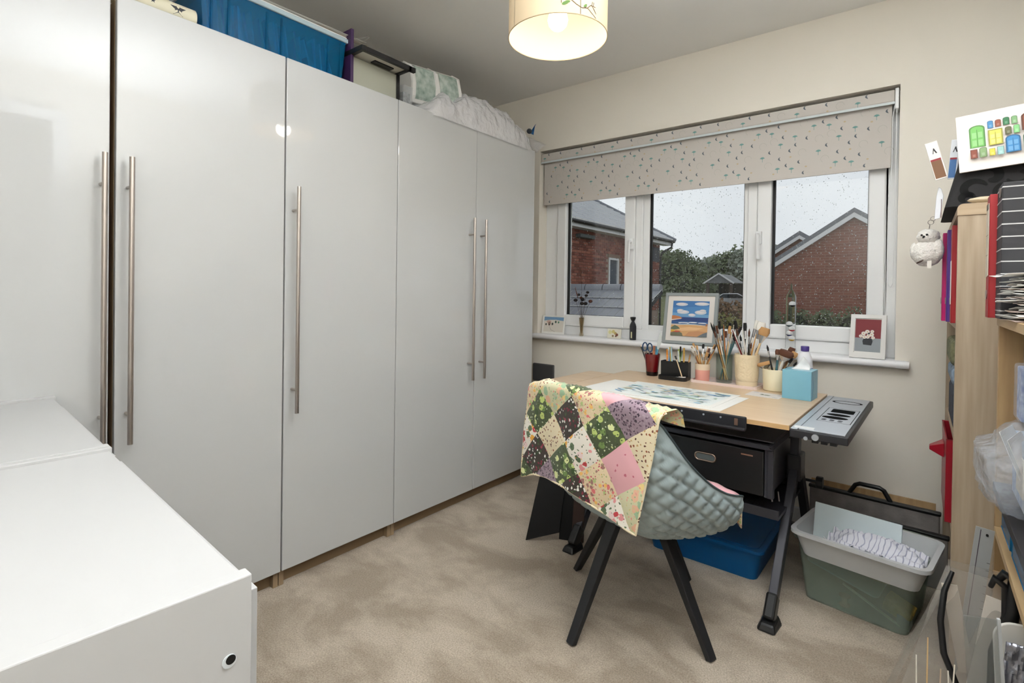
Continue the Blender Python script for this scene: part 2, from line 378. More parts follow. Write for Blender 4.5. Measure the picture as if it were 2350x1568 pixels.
g.tube([(1.746,.012,1.2),(1.744,.014,1.17),(1.736,.016,1.152),(1.727,.018,1.163),(1.722,.02,1.2)],.0018,5)
g.build('pull_cord',WHITE,bl,smooth=60)

# ---------------------------------------------------------------- outside
BR=[mat('brick_red',(128,78,66),rough=.9),mat('brick_dark',(106,62,52),rough=.9),mat('brick_orange',(146,94,78),rough=.9)]
MORT=mat('mortar',(150,132,120),rough=.95)
TILE=mat('slate_grey_tile',(118,122,130),rough=.45,var=((96,100,108),3,.5))
TILE2=mat('wet_grey_tile',(124,127,134),rough=.35)
FASC=mat('white_fascia',(215,216,218),rough=.5)
DARK=mat('dark_gutter',(30,32,34),rough=.5)
# ground rising away from the house
g=MB()
gv=lambda x,y: -2.6 if y<8 else -2.6+(y-8)*.235 if y<23 else min(.925+(y-23)*.01,1.1)
g.grid(lambda u,v:( -60+100*u, .4+120*v, gv(0,.4+120*v)),10,60)
struct(g.build('ground',mat('wet_grass',(84,92,58),rough=.95,var=((110,112,74),.8,.5))))
# brick house on the left: wall facing +x at x=-5.1
hs=thing('brick_house','red brick house with grey hipped roof seen in the left pane','house',(-5.1,0,0))
Y0,Y1=5.0,14.05
wz=[-2.6,2.86]; wy=(10.45,11.05); wzz=(1.30,2.10)
g=MB()
g.box(-6,-.02,Y0,wy[0],-2.6,2.80).box(-6,-.02,wy[1],Y1,-2.6,2.80).box(-6,-.02,wy[0],wy[1],-2.6,wzz[0]).box(-6,-.02,wy[0],wy[1],wzz[1],2.80)
g.build('wall',MORT,hs)
g=MB(); L,Hh,J=.215,.065,.01; row=0; z=.55
r_=random.Random(3)
while z<2.76:
    y=7.0-(row%2)*L/2
    while y<Y1-.01:
        a=max(y,7.0); c=min(y+L,Y1)
        if not(c>wy[0]-.03 and a<wy[1]+.03 and z+Hh>wzz[0] and z<wzz[1]+.05) and c-a>.03:
            g.box(-.02,.0+r_.uniform(-.002,.003),a,c,z,z+Hh,r_.choice([0,0,0,1,2]))
        y+=L+J
    z+=Hh+J; row+=1
g.build('brick_courses',BR,hs,kind='stuff')
wn_=MB(); a,c=wy; z0,z1=wzz
wn_.box(-.06,.0,a,a+.06,z0,z1).box(-.06,.0,c-.06,c,z0,z1).box(-.06,.0,a+.06,c-.06,z1-.06,z1).box(-.06,.04,a-.04,c+.04,z0-.05,z0+.04)
wo=wn_.build('window',FASC,hs); MB().box(-.055,-.045,a+.06,c-.06,z0+.04,z1-.06).build('pane',mat('dark_window_glass',(70,82,94),rough=.08),wo)
MB().box(.0,.01,a-.08,c+.08,z1+.0,z1+.10).build('lintel',mat('grey_lintel',(126,104,92),rough=.9),hs)
# dark slate patch (weathered panel) near the corner
MB().box(-.01,.014,12.9,14.0,2.15,2.62).build('slate_panel',mat('slate_panel_mat',(78,82,90),rough=.7,var=((60,64,72),9,.4)),hs)
MB().box(.0,.16,8.6,9.35,2.50,2.60).build('vent_cowl',mat('cowl_grey',(70,76,76),rough=.6),hs,bevel=.02)
MB().box(.0,.28,Y0,14.35,2.72,2.86).build('fascia',FASC,hs)
MB().tube([(.33,Y0,2.84),(.33,14.45,2.86)],.055,8).build('gutter',DARK,hs,smooth=60)
MB().tube([(.33,14.3,2.82),(.30,14.32,2.66),(.06,14.1,2.48),(.045,14.02,2.3),(.045,14.02,-2.6)],.034,8).build('downpipe',DARK,hs,smooth=60)
# hip roof : slope rises towards -x, hip end at far corner
ro=MB().add([(.36,Y0,2.88),(.36,14.5,2.88),(-3.4,10.9,5.2),(-3.4,Y0,5.2),(-7.2,14.5,2.88)],[(0,1,2,3),(1,4,2)]).build('roof',TILE,hs)
g=MB(); nrow=22
rt=random.Random(5)
for i in range(nrow):
    f0,f1=i/nrow,(i+1)/nrow+.012
    xa,za=.36-3.76*f0,2.90+2.32*f0; xb,zb=.36-3.76*f1,2.90+2.32*f1
    yend0=14.5-3.6*f0; yend1=14.5-3.6*f1
    ya=6.5+(i%2)*.15
    while ya<yend1:
        c0=min(ya+.292,yend0); c1=min(ya+.292,yend1)
        dz_=rt.uniform(0,.004)
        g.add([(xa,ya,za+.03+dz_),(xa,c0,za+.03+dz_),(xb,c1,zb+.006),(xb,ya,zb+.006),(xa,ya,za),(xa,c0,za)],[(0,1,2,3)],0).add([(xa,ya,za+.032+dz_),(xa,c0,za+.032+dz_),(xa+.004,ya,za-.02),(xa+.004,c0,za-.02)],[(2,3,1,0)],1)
        ya+=.30
g.build('roof_tiles',[mat('grey_roof_tile',(150,154,162),rough=.5),mat('tile_edge_shadow')],ro,kind='stuff')  # riser slot is painted in as the shadow line under each course
MB().tube([(.36,14.5,2.9),(-3.4,10.9,5.24)],.07,6).build('hip_ridge',TILE,ro)
# low garage roof in front: tiles built one by one
gr=thing('garage_roof','low grey tiled lean-to roof with rounded ridge below the brick house','roof',(0,0,0))
ry,rz_=7.0,1.17; ey,ez=3.9,-.42; xl,xr_=-6.2,-2.13
nr=9; dyy=(ey-ry)/nr; dzz=(ez-rz_)/nr
MB().add([(xl,ry,rz_),(xr_,ry,rz_),(xr_+.0,ey,ez),(xl,ey,ez),(xl,ry,rz_-.08),(xr_,ry,rz_-.08),(xr_,ey,ez-.08),(xl,ey,ez-.08)],[(0,1,2,3),(7,6,5,4),(1,5,6,2),(0,4,5,1),(3,2,6,7)]).build('roof_deck',mat('roof_felt',(40,42,46),rough=.9),gr)
tm={}
tw=.165
base=MB(); ty=dyy*1.10; tz=dzz*1.10
nn=Vector((0,-dzz,dyy)).normalized(); nn=nn if nn.z>0 else -nn
th=.026
A=[Vector((0,0,0))+nn*.012,Vector((tw-.014,0,0))+nn*.012,Vector((tw-.014,ty,tz))+nn*(th+.02),Vector((0,ty,tz))+nn*(th+.02)]
Bv=[a-nn*.02 for a in A]
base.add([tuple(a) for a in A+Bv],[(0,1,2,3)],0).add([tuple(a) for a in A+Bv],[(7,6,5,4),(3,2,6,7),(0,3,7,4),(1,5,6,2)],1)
t0=base.build('roof_tile',[TILE2,mat('tile_edge_shadow',(44,46,48),rough=.9)],gr); first=True; cnt=0  # tile edges share the material painted in for course shadows
for i in range(nr):
    for j in range(20):
        x=xr_-tw-j*tw+(tw/2 if i%2 else 0)
        if x+tw>xr_+.01: x=xr_-tw
        o=t0 if first else t0.copy(); 
        if not first: COL.objects.link(o); o.parent=gr
        first=False; o.location=(x,ry+dyy*i,rz_+dzz*i); cnt+=1
g=MB()
rg=None
for j in range(10):
    a=xr_-.02-(j+1)*.42
    if rg is None:
        gm=MB(); 
        gm.tube([(0,0,0),(.40,0,0)],.105,12,flat=.9); rg=gm.build('ridge_tile',TILE2,gr,smooth=50); o=rg
    else: o=rg.copy(); COL.objects.link(o); o.parent=gr
    o.location=(a,ry+.03,rz_+.015)
# brick gable on the right
gb=thing('brick_gable_house','red brick gable end wall with grey verge, seen in the right pane','house',(.40,14,0))
BRW=bpy.data.materials.new('brick_wall'); BRW.use_nodes=True; n=BRW.node_tree.nodes; l=BRW.node_tree.links; b=n['Principled BSDF']; b.inputs['Roughness'].default_value=.9
t=n.new('ShaderNodeTexCoord'); sp=n.new('ShaderNodeSeparateXYZ'); cb=n.new('ShaderNodeCombineXYZ'); l.new(t.outputs['Object'],sp.inputs[0]); l.new(sp.outputs[0],cb.inputs[0]); l.new(sp.outputs[2],cb.inputs[1])
bt=n.new('ShaderNodeTexBrick'); bt.inputs['Scale'].default_value=1; bt.inputs['Brick Width'].default_value=.225; bt.inputs['Row Height'].default_value=.075; bt.inputs['Mortar Size'].default_value=.006
bt.inputs['Color1'].default_value=(*lin((132,78,62)),1); bt.inputs['Color2'].default_value=(*lin((116,66,52)),1); bt.inputs['Mortar'].default_value=(*lin((140,106,92)),1)
l.new(cb.outputs[0],bt.inputs['Vector']); l.new(bt.outputs['Color'],b.inputs['Base Color'])
hw=2.05; ap=3.33; ev=1.93
MB().add([(-hw,0,-2.3),(hw,0,-2.3),(hw,0,ev),(0,0,ap),(-hw,0,ev),(-hw,3.7,-2.3),(hw,3.7,-2.3),(hw,3.7,ev),(0,3.7,ap),(-hw,3.7,ev)],[(0,1,2,3,4),(9,8,7,6,5),(0,4,9,5),(1,6,7,2)]).build('gable_wall',BRW,gb)
s=(ap-ev)/hw
for sg in(-1,1):
    o_=hw+.35
    MB().add([(0,-.14,ap+.16),(sg*o_,-.14,ap+.16-s*o_),(sg*o_,3.75,ap+.16-s*o_),(0,3.75,ap+.16),(0,-.14,ap+.04),(sg*o_,-.14,ap+.04-s*o_),(sg*o_,3.75,ap+.04-s*o_),(0,3.75,ap+.04)],[(0,1,2,3),(7,6,5,4),(0,4,5,1),(1,5,6,2),(3,2,6,7)]).build('roof_slope',TILE,gb)
    MB().add([(0,-.15,ap+.03),(sg*o_,-.15,ap+.03-s*o_),(sg*o_,-.15,ap-.10-s*o_),(0,-.15,ap-.10),(0,-.10,ap+.03),(sg*o_,-.10,ap+.03-s*o_),(sg*o_,-.10,ap-.10-s*o_),(0,-.10,ap-.10)],[(0,3,2,1),(4,5,6,7),(3,7,6,2),(0,1,5,4)]).build('verge_board',FASC,gb)
MB().tube([(-hw-.04,-.03,ev+.1),(-hw-.04,-.03,-2.3)],.035,6).build('downpipe',DARK,gb)
g2=thing('far_brick_gable','smaller brick gable just behind the left slope of the right-hand house','house',(-1.55,18,0))
hw2,ap2,ev2=.95,3.22,2.585
MB().add([(-hw2,0,-1.5),(hw2,0,-1.5),(hw2,0,ev2),(0,0,ap2),(-hw2,0,ev2),(-hw2,6,-1.5),(hw2,6,-1.5),(hw2,6,ev2),(0,6,ap2),(-hw2,6,ev2)],[(0,1,2,3,4),(9,8,7,6,5),(0,4,9,5),(1,6,7,2)]).build('gable_wall',BRW,g2)
s2=(ap2-ev2)/hw2
for sg in(-1,1):
    o_=hw2+.3
    MB().add([(0,-.14,ap2+.16),(sg*o_,-.14,ap2+.16-s2*o_),(sg*o_,6,ap2+.16-s2*o_),(0,6,ap2+.16),(0,-.14,ap2-.08),(sg*o_,-.14,ap2-.08-s2*o_),(sg*o_,6,ap2-.08-s2*o_),(0,6,ap2-.08)],[(0,1,2,3),(7,6,5,4),(0,4,5,1),(1,5,6,2)]).build('roof_slope',TILE,g2)
    MB().add([(0,-.16,ap2-.0),(sg*o_,-.16,ap2-.0-s2*o_),(sg*o_,-.16,ap2-.12-s2*o_),(0,-.16,ap2-.12)],[(0,3,2,1)]).build('verge_board',FASC,g2,solid=.02)
# open barn roof far off
bn=thing('barn','far open-sided shed with a pale-edged gable roof among the trees','shed',(-5.5,22,0))
MB().add([(-.62,0,1.62),(0,0,2.02),(.62,0,1.62),(-.62,2,1.62),(0,2,2.02),(.62,2,1.62)],[(0,1,4,3),(1,2,5,4),(0,2,1)]).build('roof',mat('grey_shed',(122,124,126),rough=.8),bn,solid=.04)
for sg in(-1,1): MB().bar((0,-.06,2.05),(sg*.68,-.06,1.60),.05,.06).build('barge_board',FASC,bn)
for x in(-.52,.52): MB().box(x-.06,x+.06,0,.12,-.2,1.62).build('post',mat('post_brown',(70,60,52),rough=.9),bn)
MB().box(-.55,.55,1.85,2,-.2,1.6).build('back_wall',mat('shed_dark',(50,50,50),rough=.9),bn)
# parked car
cr_=thing('parked_car','silver parked car partly hidden behind the seascape picture','car',(-4.78,21,.46),R(20))
CARP=mat('silver_car_paint',(176,180,186),rough=.25,metal=.5,coat=1)
g=MB(); prof=[(-2,.25),(-1.95,.6),(-1.6,.75),(-1.0,.82),(-.5,1.22),(.6,1.25),(1.3,.85),(1.9,.75),(2.0,.5),(2.0,.25)]
g.prism([(x*.55,z*.55) for x,z in prof],-.45,.45); g.v=[(x,z,y) for x,y,z in g.v]; g.build('body',CARP,cr_,bevel=.04)
g=MB(); g.prism([(x*.55,z*.55) for x,z in [(-.9,.86),(-.48,1.18),(.55,1.2),(1.15,.88)]],-.455,.455); g.v=[(x,z,y) for x,y,z in g.v]; g.build('side_window',mat('car_glass',(40,46,52),rough=.05),cr_)
for x in(-.68,.72):
    for y in(-.44,.44): 
        g=MB(); g.tube([(x,y-.05,.17),(x,y+.05,.17)],.18,14); g.build('wheel',BLACKP,cr_,smooth=40)
# trees
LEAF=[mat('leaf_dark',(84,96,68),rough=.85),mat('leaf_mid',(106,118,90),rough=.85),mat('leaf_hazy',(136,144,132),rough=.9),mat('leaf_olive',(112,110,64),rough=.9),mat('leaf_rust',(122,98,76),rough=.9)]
BARK=mat('bark',(70,58,48),rough=.95)
def tree(name,label,cat,loc,rx,rz2,h,mi,seed,nl,ls=.14,group=None,trunk=True):
    t_=thing(name,label,cat,loc,group=group); g=MB(); r=random.Random(seed)
    for i in range(nl):
        a=r.uniform(0,2*PI); u=r.uniform(-1,1); rr=r.uniform(.55,1)**.5
        q=math.sqrt(1-u*u); x=rx*rr*q*math.cos(a); y=rx*rr*q*math.sin(a); z=h+rz2*rr*u
        s_=1+.28*noise.noise(Vector((x*.9/rx*2,y*.9/rx*2,z*1.3/rz2+seed))); x*=s_; y*=s_; z=h+(z-h)*s_
        d=Vector((r.uniform(-1,1),r.uniform(-1,1),r.uniform(-1,1))).normalized(); e_=d.orthogonal().normalized(); k=ls*r.uniform(.6,1.3)
        c=Vector((x,y,z)); g.add([c,c+d*k,c+(d+e_)*k*.7,c+e_*k],[(0,1,2,3)])
    g.build('foliage',LEAF[mi],t_,kind='stuff')
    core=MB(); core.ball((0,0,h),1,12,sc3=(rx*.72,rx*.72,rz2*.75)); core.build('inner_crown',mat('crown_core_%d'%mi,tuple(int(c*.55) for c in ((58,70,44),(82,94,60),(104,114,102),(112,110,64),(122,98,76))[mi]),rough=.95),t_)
    if trunk:
        g=MB(); g.tube([(0,0,0),(.05,0,h*.5),(0,.05,h)],[.16*rx/1.5,.11*rx/1.5,.05],7); g.build('trunk',BARK,t_)
    return t_
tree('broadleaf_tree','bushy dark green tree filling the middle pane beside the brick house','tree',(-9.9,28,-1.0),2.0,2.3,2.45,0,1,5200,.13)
k=0
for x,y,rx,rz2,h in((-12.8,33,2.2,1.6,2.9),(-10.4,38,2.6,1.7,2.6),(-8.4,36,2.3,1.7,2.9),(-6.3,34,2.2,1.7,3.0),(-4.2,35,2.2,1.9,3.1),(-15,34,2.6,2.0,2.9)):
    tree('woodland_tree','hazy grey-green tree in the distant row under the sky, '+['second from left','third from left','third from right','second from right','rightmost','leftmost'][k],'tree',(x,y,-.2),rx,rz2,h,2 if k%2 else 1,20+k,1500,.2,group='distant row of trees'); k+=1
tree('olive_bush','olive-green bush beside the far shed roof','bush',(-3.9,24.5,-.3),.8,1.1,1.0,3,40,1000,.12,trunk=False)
tree('dark_bush','dark round bush left of the far shed, under the tree row','bush',(-8.1,25,-.4),1.4,1.3,1.2,0,41,1400,.13,trunk=False)
tree('rusty_shrub','rust-brown shrub just right of the seascape picture','shrub',(-1.95,10.6,-2.1),.62,.75,2.35,4,42,1100,.07)
tree('green_shrub','yellow-green shrub below the rusty one, behind the paint brushes','shrub',(-1.5,9.4,-2.2),.6,.75,2.1,3,43,1300,.06)
for i,(x,y) in enumerate(((-1.35,12.6),(-.75,12.9),(-.1,12.7),(.5,12.8),(1.1,12.7))):
    tree('hedge_shrub','dark leafy hedge shrub under the right brick gable, '+['leftmost','second from left','middle one','second from right','rightmost'][i],'hedge',(x,y,-1.9),.42,.62,2.05,0,60+i,900,.06,group='hedge below the brick gable',trunk=False)
# ---------------------------------------------------------------- wardrobes along the left wall
CARC=mat('carcass_oak',(150,128,100),rough=.6); CARCD=mat('plinth_oak',(128,106,80),rough=.7)
GAPD=mat('door_edge_dark',(70,70,72),rough=.6)
def door(root,ya,yb,hy):
    g=MB().box(-.019,0,ya+.0015,yb-.0015,.062,1.958); d=g.build('door',DOOR,root,bevel=.0025)
    g=MB(); g.tube([(.040,hy,.650),(.040,hy,1.485)],.0072,14)
    for z in(.735,1.40): g.tube([(0,hy,z),(.040,hy,z)],.0048,10)
    g.build('handle',STEEL,d,smooth=50)
def wardrobe(name,label,ya,yb,doors):
    r=thing(name,label,'wardrobe',(0,0,0),group='row of grey gloss wardrobes')
    g=MB(); g.box(-.60,-.021,ya+.001,ya+.019,0,1.945).box(-.60,-.021,yb-.019,yb-.001,0,1.945).box(-.60,-.021,ya+.019,yb-.019,1.927,1.945).box(-.60,-.59,ya+.019,yb-.019,.06,1.927).box(-.60,-.021,ya+.019,yb-.019,.06,.078)
    g.build('carcass',CARC,r)
    MB().box(-.060,-.045,ya+.019,yb-.019,0,.06).build('plinth',CARCD,r)
    for a,b,h in doors: door(r,a,b,h)
    return r
wardrobe('wardrobe','wardrobe with two tall grey gloss doors nearest the window',-1.297,-.255,[(-1.297,-.775,-.827),(-.775,-.255,-.738)])
wardrobe('wardrobe','single-door grey gloss wardrobe in the middle of the row, reflecting half the lampshade',-1.817,-1.297,[(-1.817,-1.297,-1.786)])
wardrobe('wardrobe','single-door grey gloss wardrobe just right of the wide black gap',-2.330,-1.819,[(-2.330,-1.819,-2.300)])
wardrobe('wardrobe','grey gloss wardrobe at the far left, behind the white chest of drawers',-3.30,-2.342,[(-2.862,-2.342,-2.364),(-3.30,-2.862,-3.27)])

# ---------------------------------------------------------------- white chests, bottom left
WC=mat('white_foil',(186,186,186),rough=.42,spec=.4); HOLE=mat('hole_dark',(10,12,14),rough=.4)
ang=math.atan2(.081,-1.326)
def chest(px,label,hole):
    r=thing('chest_of_drawers',label,'chest of drawers',(px[0],px[1],0),ang,group='pair of white chests')
    W_,D_,H_=.645,.40,.806        # local +x runs towards the wardrobe, local +y towards the camera side
    MB().box(0,.018,0,D_,0,H_+.006).build('side_panel',WC,r,bevel=.0015)
    MB().box(W_-.018,W_,0,D_,0,H_+.006).build('side_panel',WC,r,bevel=.0015)
    MB().box(.018,W_-.018,.004,D_,H_-.018,H_).build('top_panel',WC,r,bevel=.001)
    MB().box(.018,W_-.018,D_-.006,D_,.05,H_-.018).build('back_panel',WC,r)
    for i in range(4):
        z=.06+i*.182; d=MB().box(.020,W_-.020,-.014,.004,z,z+.178).build('drawer_front',WC,r,bevel=.001)
        MB().box(W_/2-.06,W_/2+.06,-.022,-.014,z+.155,z+.163).build('pull',STEEL,d)
    if hole:
        g=MB(); g.tube([(-.0012,.022,.731),(.0,.022,.731)],.0068,16); g.build('dowel_ring',mat('pale_ring',(206,212,216),rough=.3),r)
        g=MB(); g.tube([(-.0016,.0208,.7325),(-.0010,.0208,.7325)],.0048,16); g.build('dowel_hole',HOLE,r)
    return r
def alo(d): return (1.294+math.cos(ang)*d,-2.541+math.sin(ang)*d)
# local y must point to -y (away from the window): rotate frame so that local y = -normal
ch1=chest(alo(0),'white chest of drawers nearest the camera, with a small dowel hole in its end panel',True)
ch2=chest(alo(.647),'white chest of drawers behind the nearest one, against the wardrobe doors',False)

# ---------------------------------------------------------------- ceiling pendant
pl=thing('pendant_lamp','cream drum lampshade printed with a bird on a branch, hanging from the ceiling','pendant light',(.883,-1.36,1.948))
RS,HS=.162,.215
def shade_mat():
    m=mat('cream_shade_fabric',(206,188,158),rough=.9,bump=(500,.12,.001)); n=m.node_tree.nodes; l=m.node_tree.links
    b=n['Principled BSDF']; o=n['Material Output']; tl=n.new('ShaderNodeBsdfTranslucent'); tl.inputs[0].default_value=(*lin((235,205,160)),1)
    mx=n.new('ShaderNodeMixShader'); mx.inputs[0].default_value=.045; l.new(b.outputs[0],mx.inputs[1]); l.new(tl.outputs[0],mx.inputs[2]); l.new(mx.outputs[0],o.inputs[0]); return m
g=MB(); g.lathe([(RS,0),(RS,HS)],72); g.f=[f for f in g.f if len(f)==4]; g.m=[0]*len(g.f)
g.build('shade',shade_mat(),pl,smooth=60)
TRIMB=mat('shade_trim',(168,150,122),rough=.8)
def ring(r,z,t,name,m): 
    g=MB(); pts=[(r*math.cos(2*PI*k/72),r*math.sin(2*PI*k/72),z) for k in range(73)]; g.tube(pts,t,6,cap=False,up=(0,0,1)); return g.build(name,m,pl,smooth=60)
ring(RS,0.001,.0016,'bottom_ring',TRIMB); ring(RS,HS,.0018,'top_ring',TRIMB)
SEAM=mat('shade_seam',(176,160,136),rough=.9); TW=mat('twig_print',(84,66,52),rough=.9); LG=mat('leaf_print',(92,122,66),rough=.9); BB=mat('bird_print',(88,122,146),rough=.9)
def on(a,z,off=.0006): return ((RS+off)*math.cos(a),(RS+off)*math.sin(a),z)
# the face of the drum towards the camera is at angle A0
A0=math.atan2(-2.80155+1.36,1.8408-.883)
def ribb(a0,z0,a1,z1,wd,g,N=6):
    vs=[];
    for i in range(N+1):
        t_=i/N; a=a0+(a1-a0)*t_; z=z0+(z1-z0)*t_; dx=(a1-a0)*RS; dz=z1-z0; L_=math.hypot(dx,dz) or 1; nx,nz=-dz/L_,dx/L_
        vs+= [on(a+nx*wd/RS,z+nz*wd),on(a-nx*wd/RS,z-nz*wd)]
    g.add(vs,[(2*i,2*i+2,2*i+3,2*i+1) for i in range(N)])
g=MB(); ribb(A0-1.0,0,A0-1.0,HS,.0022,g,2); g.build('seam',SEAM,pl)
g=MB(); ribb(A0+.43,.0,A0+.43,HS,.0011,g,2)
for seg in((.06,.066,.06,.030),(.06,.052,.13,.052),(.13,.052,.22,.044),(.22,.044,.34,.030),(.34,.030,.46,.022),(.46,.022,.58,.026),(.58,.026,.72,.012),(.72,.012,.80,.0055),(.58,.026,.66,.038),(.66,.038,.78,.037),(.70,.036,.78,.022),(.74,.030,.80,.018),(.52,.024,.56,.030),(.2,.11,.5,.14),(.5,.14,.8,.12),(.06,.06,.02,.10),(.68,.038,.70,.050),(.72,.038,.735,.05)):
    ribb(A0+seg[0],seg[1],A0+seg[2],seg[3],.0011,g)
g.build('printed_branch',TW,pl)
def leafp(a,z,s,t_,g,N=10):
    g.add([on(A0+a+(s*math.cos(q)*math.cos(t_)-s*.45*math.sin(q)*math.sin(t_))/RS,z+s*math.cos(q)*math.sin(t_)+s*.45*math.sin(q)*math.cos(t_),.001) for q in [2*PI*i/N for i in range(N)]],[tuple(range(N))])
g=MB()
for a,z,s,t_ in((.13,.030,.011,.4),(.17,.034,.009,.2),(.53,.031,.0075,.7),(.05,.105,.012,1.0),(.3,.14,.012,.3)): leafp(a,z,s,t_,g)
g.build('printed_leaves',LG,pl)
g=MB(); leafp(.70,.070,.024,.1,g,16); leafp(.80,.092,.014,.5,g,12); leafp(.60,.066,.018,-.3,g); g.build('printed_bird',BB,pl)
g=MB(); g.tube([(0,0,CH-1.948-.001),(0,0,.17)],.0035,8); g.build('flex',WHITE,pl)
g=MB(); g.lathe([(0,CH-1.948-.03),(.03,CH-1.948-.028),(.05,CH-1.948-.001)],24); g.build('ceiling_rose',WHITE,pl,smooth=50)
g=MB(); g.tube([(0,0,.17),(0,0,.105)],.018,14); 
for k in range(3):
    a=2*PI*k/3; g.tube([(0,0,.165),(RS*math.cos(a),RS*math.sin(a),HS)],.0015,5)
g.build('lamp_holder',WHITE,pl,smooth=50)
g=MB(); g.lathe([(0,0.028),(.018,.032),(.030,.045),(.034,.062),(.030,.080),(.018,.10),(.013,.108)],20)
bulb=g.build('bulb',mat('lit_bulb',(255,250,240),rough=.5,emit=((255,246,228),3)),pl,smooth=60)
pt=bpy.data.lights.new('pendant_light','POINT'); pt.energy=PENDANT_W; pt.color=(1,.93,.82); pt.shadow_soft_size=.035
po=bpy.data.objects.new('pendant_light',pt); po.location=(.883,-1.36,1.948+.02); COL.objects.link(po)

# ---------------------------------------------------------------- drafting desk
dk=thing('drafting_desk','black framed drawing desk with a pale wood top under the window','desk',(1.045,-.53,0),R(-1.6))
TZ=.685
g=MB().box(-.475,.475,-.36,.36,TZ-.017,TZ); g.build('tabletop',BEECH,dk,bevel=.002)
MB().box(-.475,.475,-.3615,-.36,TZ-.016,TZ-.001).build('edge_band',BEECH_EDGE,dk)
# left fold-out board
MB().box(-.62,-.480,-.34,.20,TZ-.017,TZ-.001).build('side_board',BEECH,dk,bevel=.002)
g=MB(); g.box(-.46,.345,-.372,-.362,TZ-.038,TZ+.007)
g.box(-.46,.345,-.385,-.372,TZ-.040,TZ-.030); g.build('pencil_ledge',BLACKM,dk,bevel=.004)
g=MB()
for x in(-.2,-.02,.12,.2,.26): g.tube([(x,-.3722,TZ-.006),(x,-.3735,TZ-.006)],.0035,8)
g.build('ledge_screw',SILVER,dk)
MB().box(.306,.318,-.3735,-.3720,TZ-.026,TZ-.002).build('ledge_catch',mat('copper_catch',(190,150,130),rough=.3,metal=1),dk,bevel=.001)
# silver side tray with cut-outs: border strips around black recesses
tr=MB(); tx0,tx1,ty0,ty1=.478,.640,-.37,.355
MB().box(tx0+.0,tx1,ty0,ty1,TZ-.034,TZ-.008).build('tray_body',BLACKM,dk,bevel=.003)
tp=MB().box(tx0+.002,tx0+.022,ty0+.003,ty1-.002,TZ-.008,TZ-.0045).box(tx0+.024,tx1-.010,ty0+.012,ty1-.012,TZ-.008,TZ-.0045).build('tray_plate',SILVER,dk,bevel=.001)
g=MB(); zt_=TZ-.0043
def lay(poly,k=0): g.prism(poly,TZ-.0045,zt_+k*.0002)
g.prism(rrect(.540,.612,-.010,.060,.006),TZ-.0045,zt_); 
g.prism(circ(.572,-.052,.037,.022,20),TZ-.0045,zt_); g.prism(circ(.568,-.108,.040,.024,20),TZ-.0045,zt_)
for x in(.542,.566,.590):
    for yy in(-.150,-.166): g.prism(circ(x,yy,.008,.005,10),TZ-.0045,zt_)
g.box(.524,.526,-.19,.075,TZ-.0045,zt_).box(.622,.624,-.19,.075,TZ-.0045,zt_).box(.526,.622,.073,.075,TZ-.0045,zt_).box(.526,.622,-.19,-.188,TZ-.0045,zt_)
o_=circ(.565,.225,.052,.034,28); i_=circ(.565,.225,.043,.025,28)
vs=[(x,y,zt_) for x,y in o_]+[(x,y,zt_) for x,y in i_]; g.add(vs,[(i,(i+1)%28,28+(i+1)%28,28+i) for i in range(28)])
g.build('tray_cutouts',mat('recess_black',(6,6,7),rough=.9,spec=.1),tp)
g=MB().box(.488,.545,-.352,-.342,TZ-.0045,TZ+.001); g.build('tray_slot',WHITE,tp)
g=MB(); g.tube([(.552,-.371,TZ-.022),(.552,-.378,TZ-.022)],.010,14); g.tube([(.525,-.371,TZ-.030),(.525,-.376,TZ-.030)],.006,10); g.build('tray_screw',SILVER,dk,smooth=50)
g=MB()
for x in(.55,.575,.60): g.box(x-.009,x+.009,-.366,-.33,TZ-.042,TZ-.034)
g.build('tray_clip',BLACKP,dk)
# A-shaped side frames
def legframe(x):
    g=MB().bar((x,-.34,.03),(x-.0,-.005,.44),.028,.044).bar((x,-.005,.44),(x,.02,TZ-.02),.03,.05)
    g.build('front_leg',GREYM,dk,bevel=.003)
    g=MB().bar((x,.32,.03),(x,.06,.44),.028,.044); g.build('rear_leg',BLACKM,dk,bevel=.003)
    g=MB().box(x-.024,x+.024,-.03,.06,.40,.50); g.build('leg_bracket',BLACKM,dk,bevel=.006)
    for y in(-.36,.34):
        g=MB(); s_=1 if y<0 else -1
        g.prism([(x-.03,y-.045),(x+.03,y-.045),(x+.036,y+.04),(x-.036,y+.04)],0,.026,top=[(x-.022,y-.03),(x+.022,y-.03),(x+.02,y+.05),(x-.02,y+.05)])
        g.bar((x,y,.02),(x,y+s_*.055,.085),.036,.052)
        g.build('foot',BLACKP,dk,bevel=.008)
    sx=1 if x>0 else -1
    g=MB(); g.tube([(x,.15,.36),(x+sx*.05,.15,.36)],.006,8); g.tube([(x+sx*.048,.15,.36),(x+sx*.072,.15,.36)],.024,8); g.build('height_knob',BLACKP,dk,bevel=.004)
legframe(.425); legframe(-.355)
g=MB().box(-.355,.425,-.01,.02,.555,.585).box(-.355,.425,.24,.27,.10,.13); g.build('cross_rail',BLACKM,dk,bevel=.003)
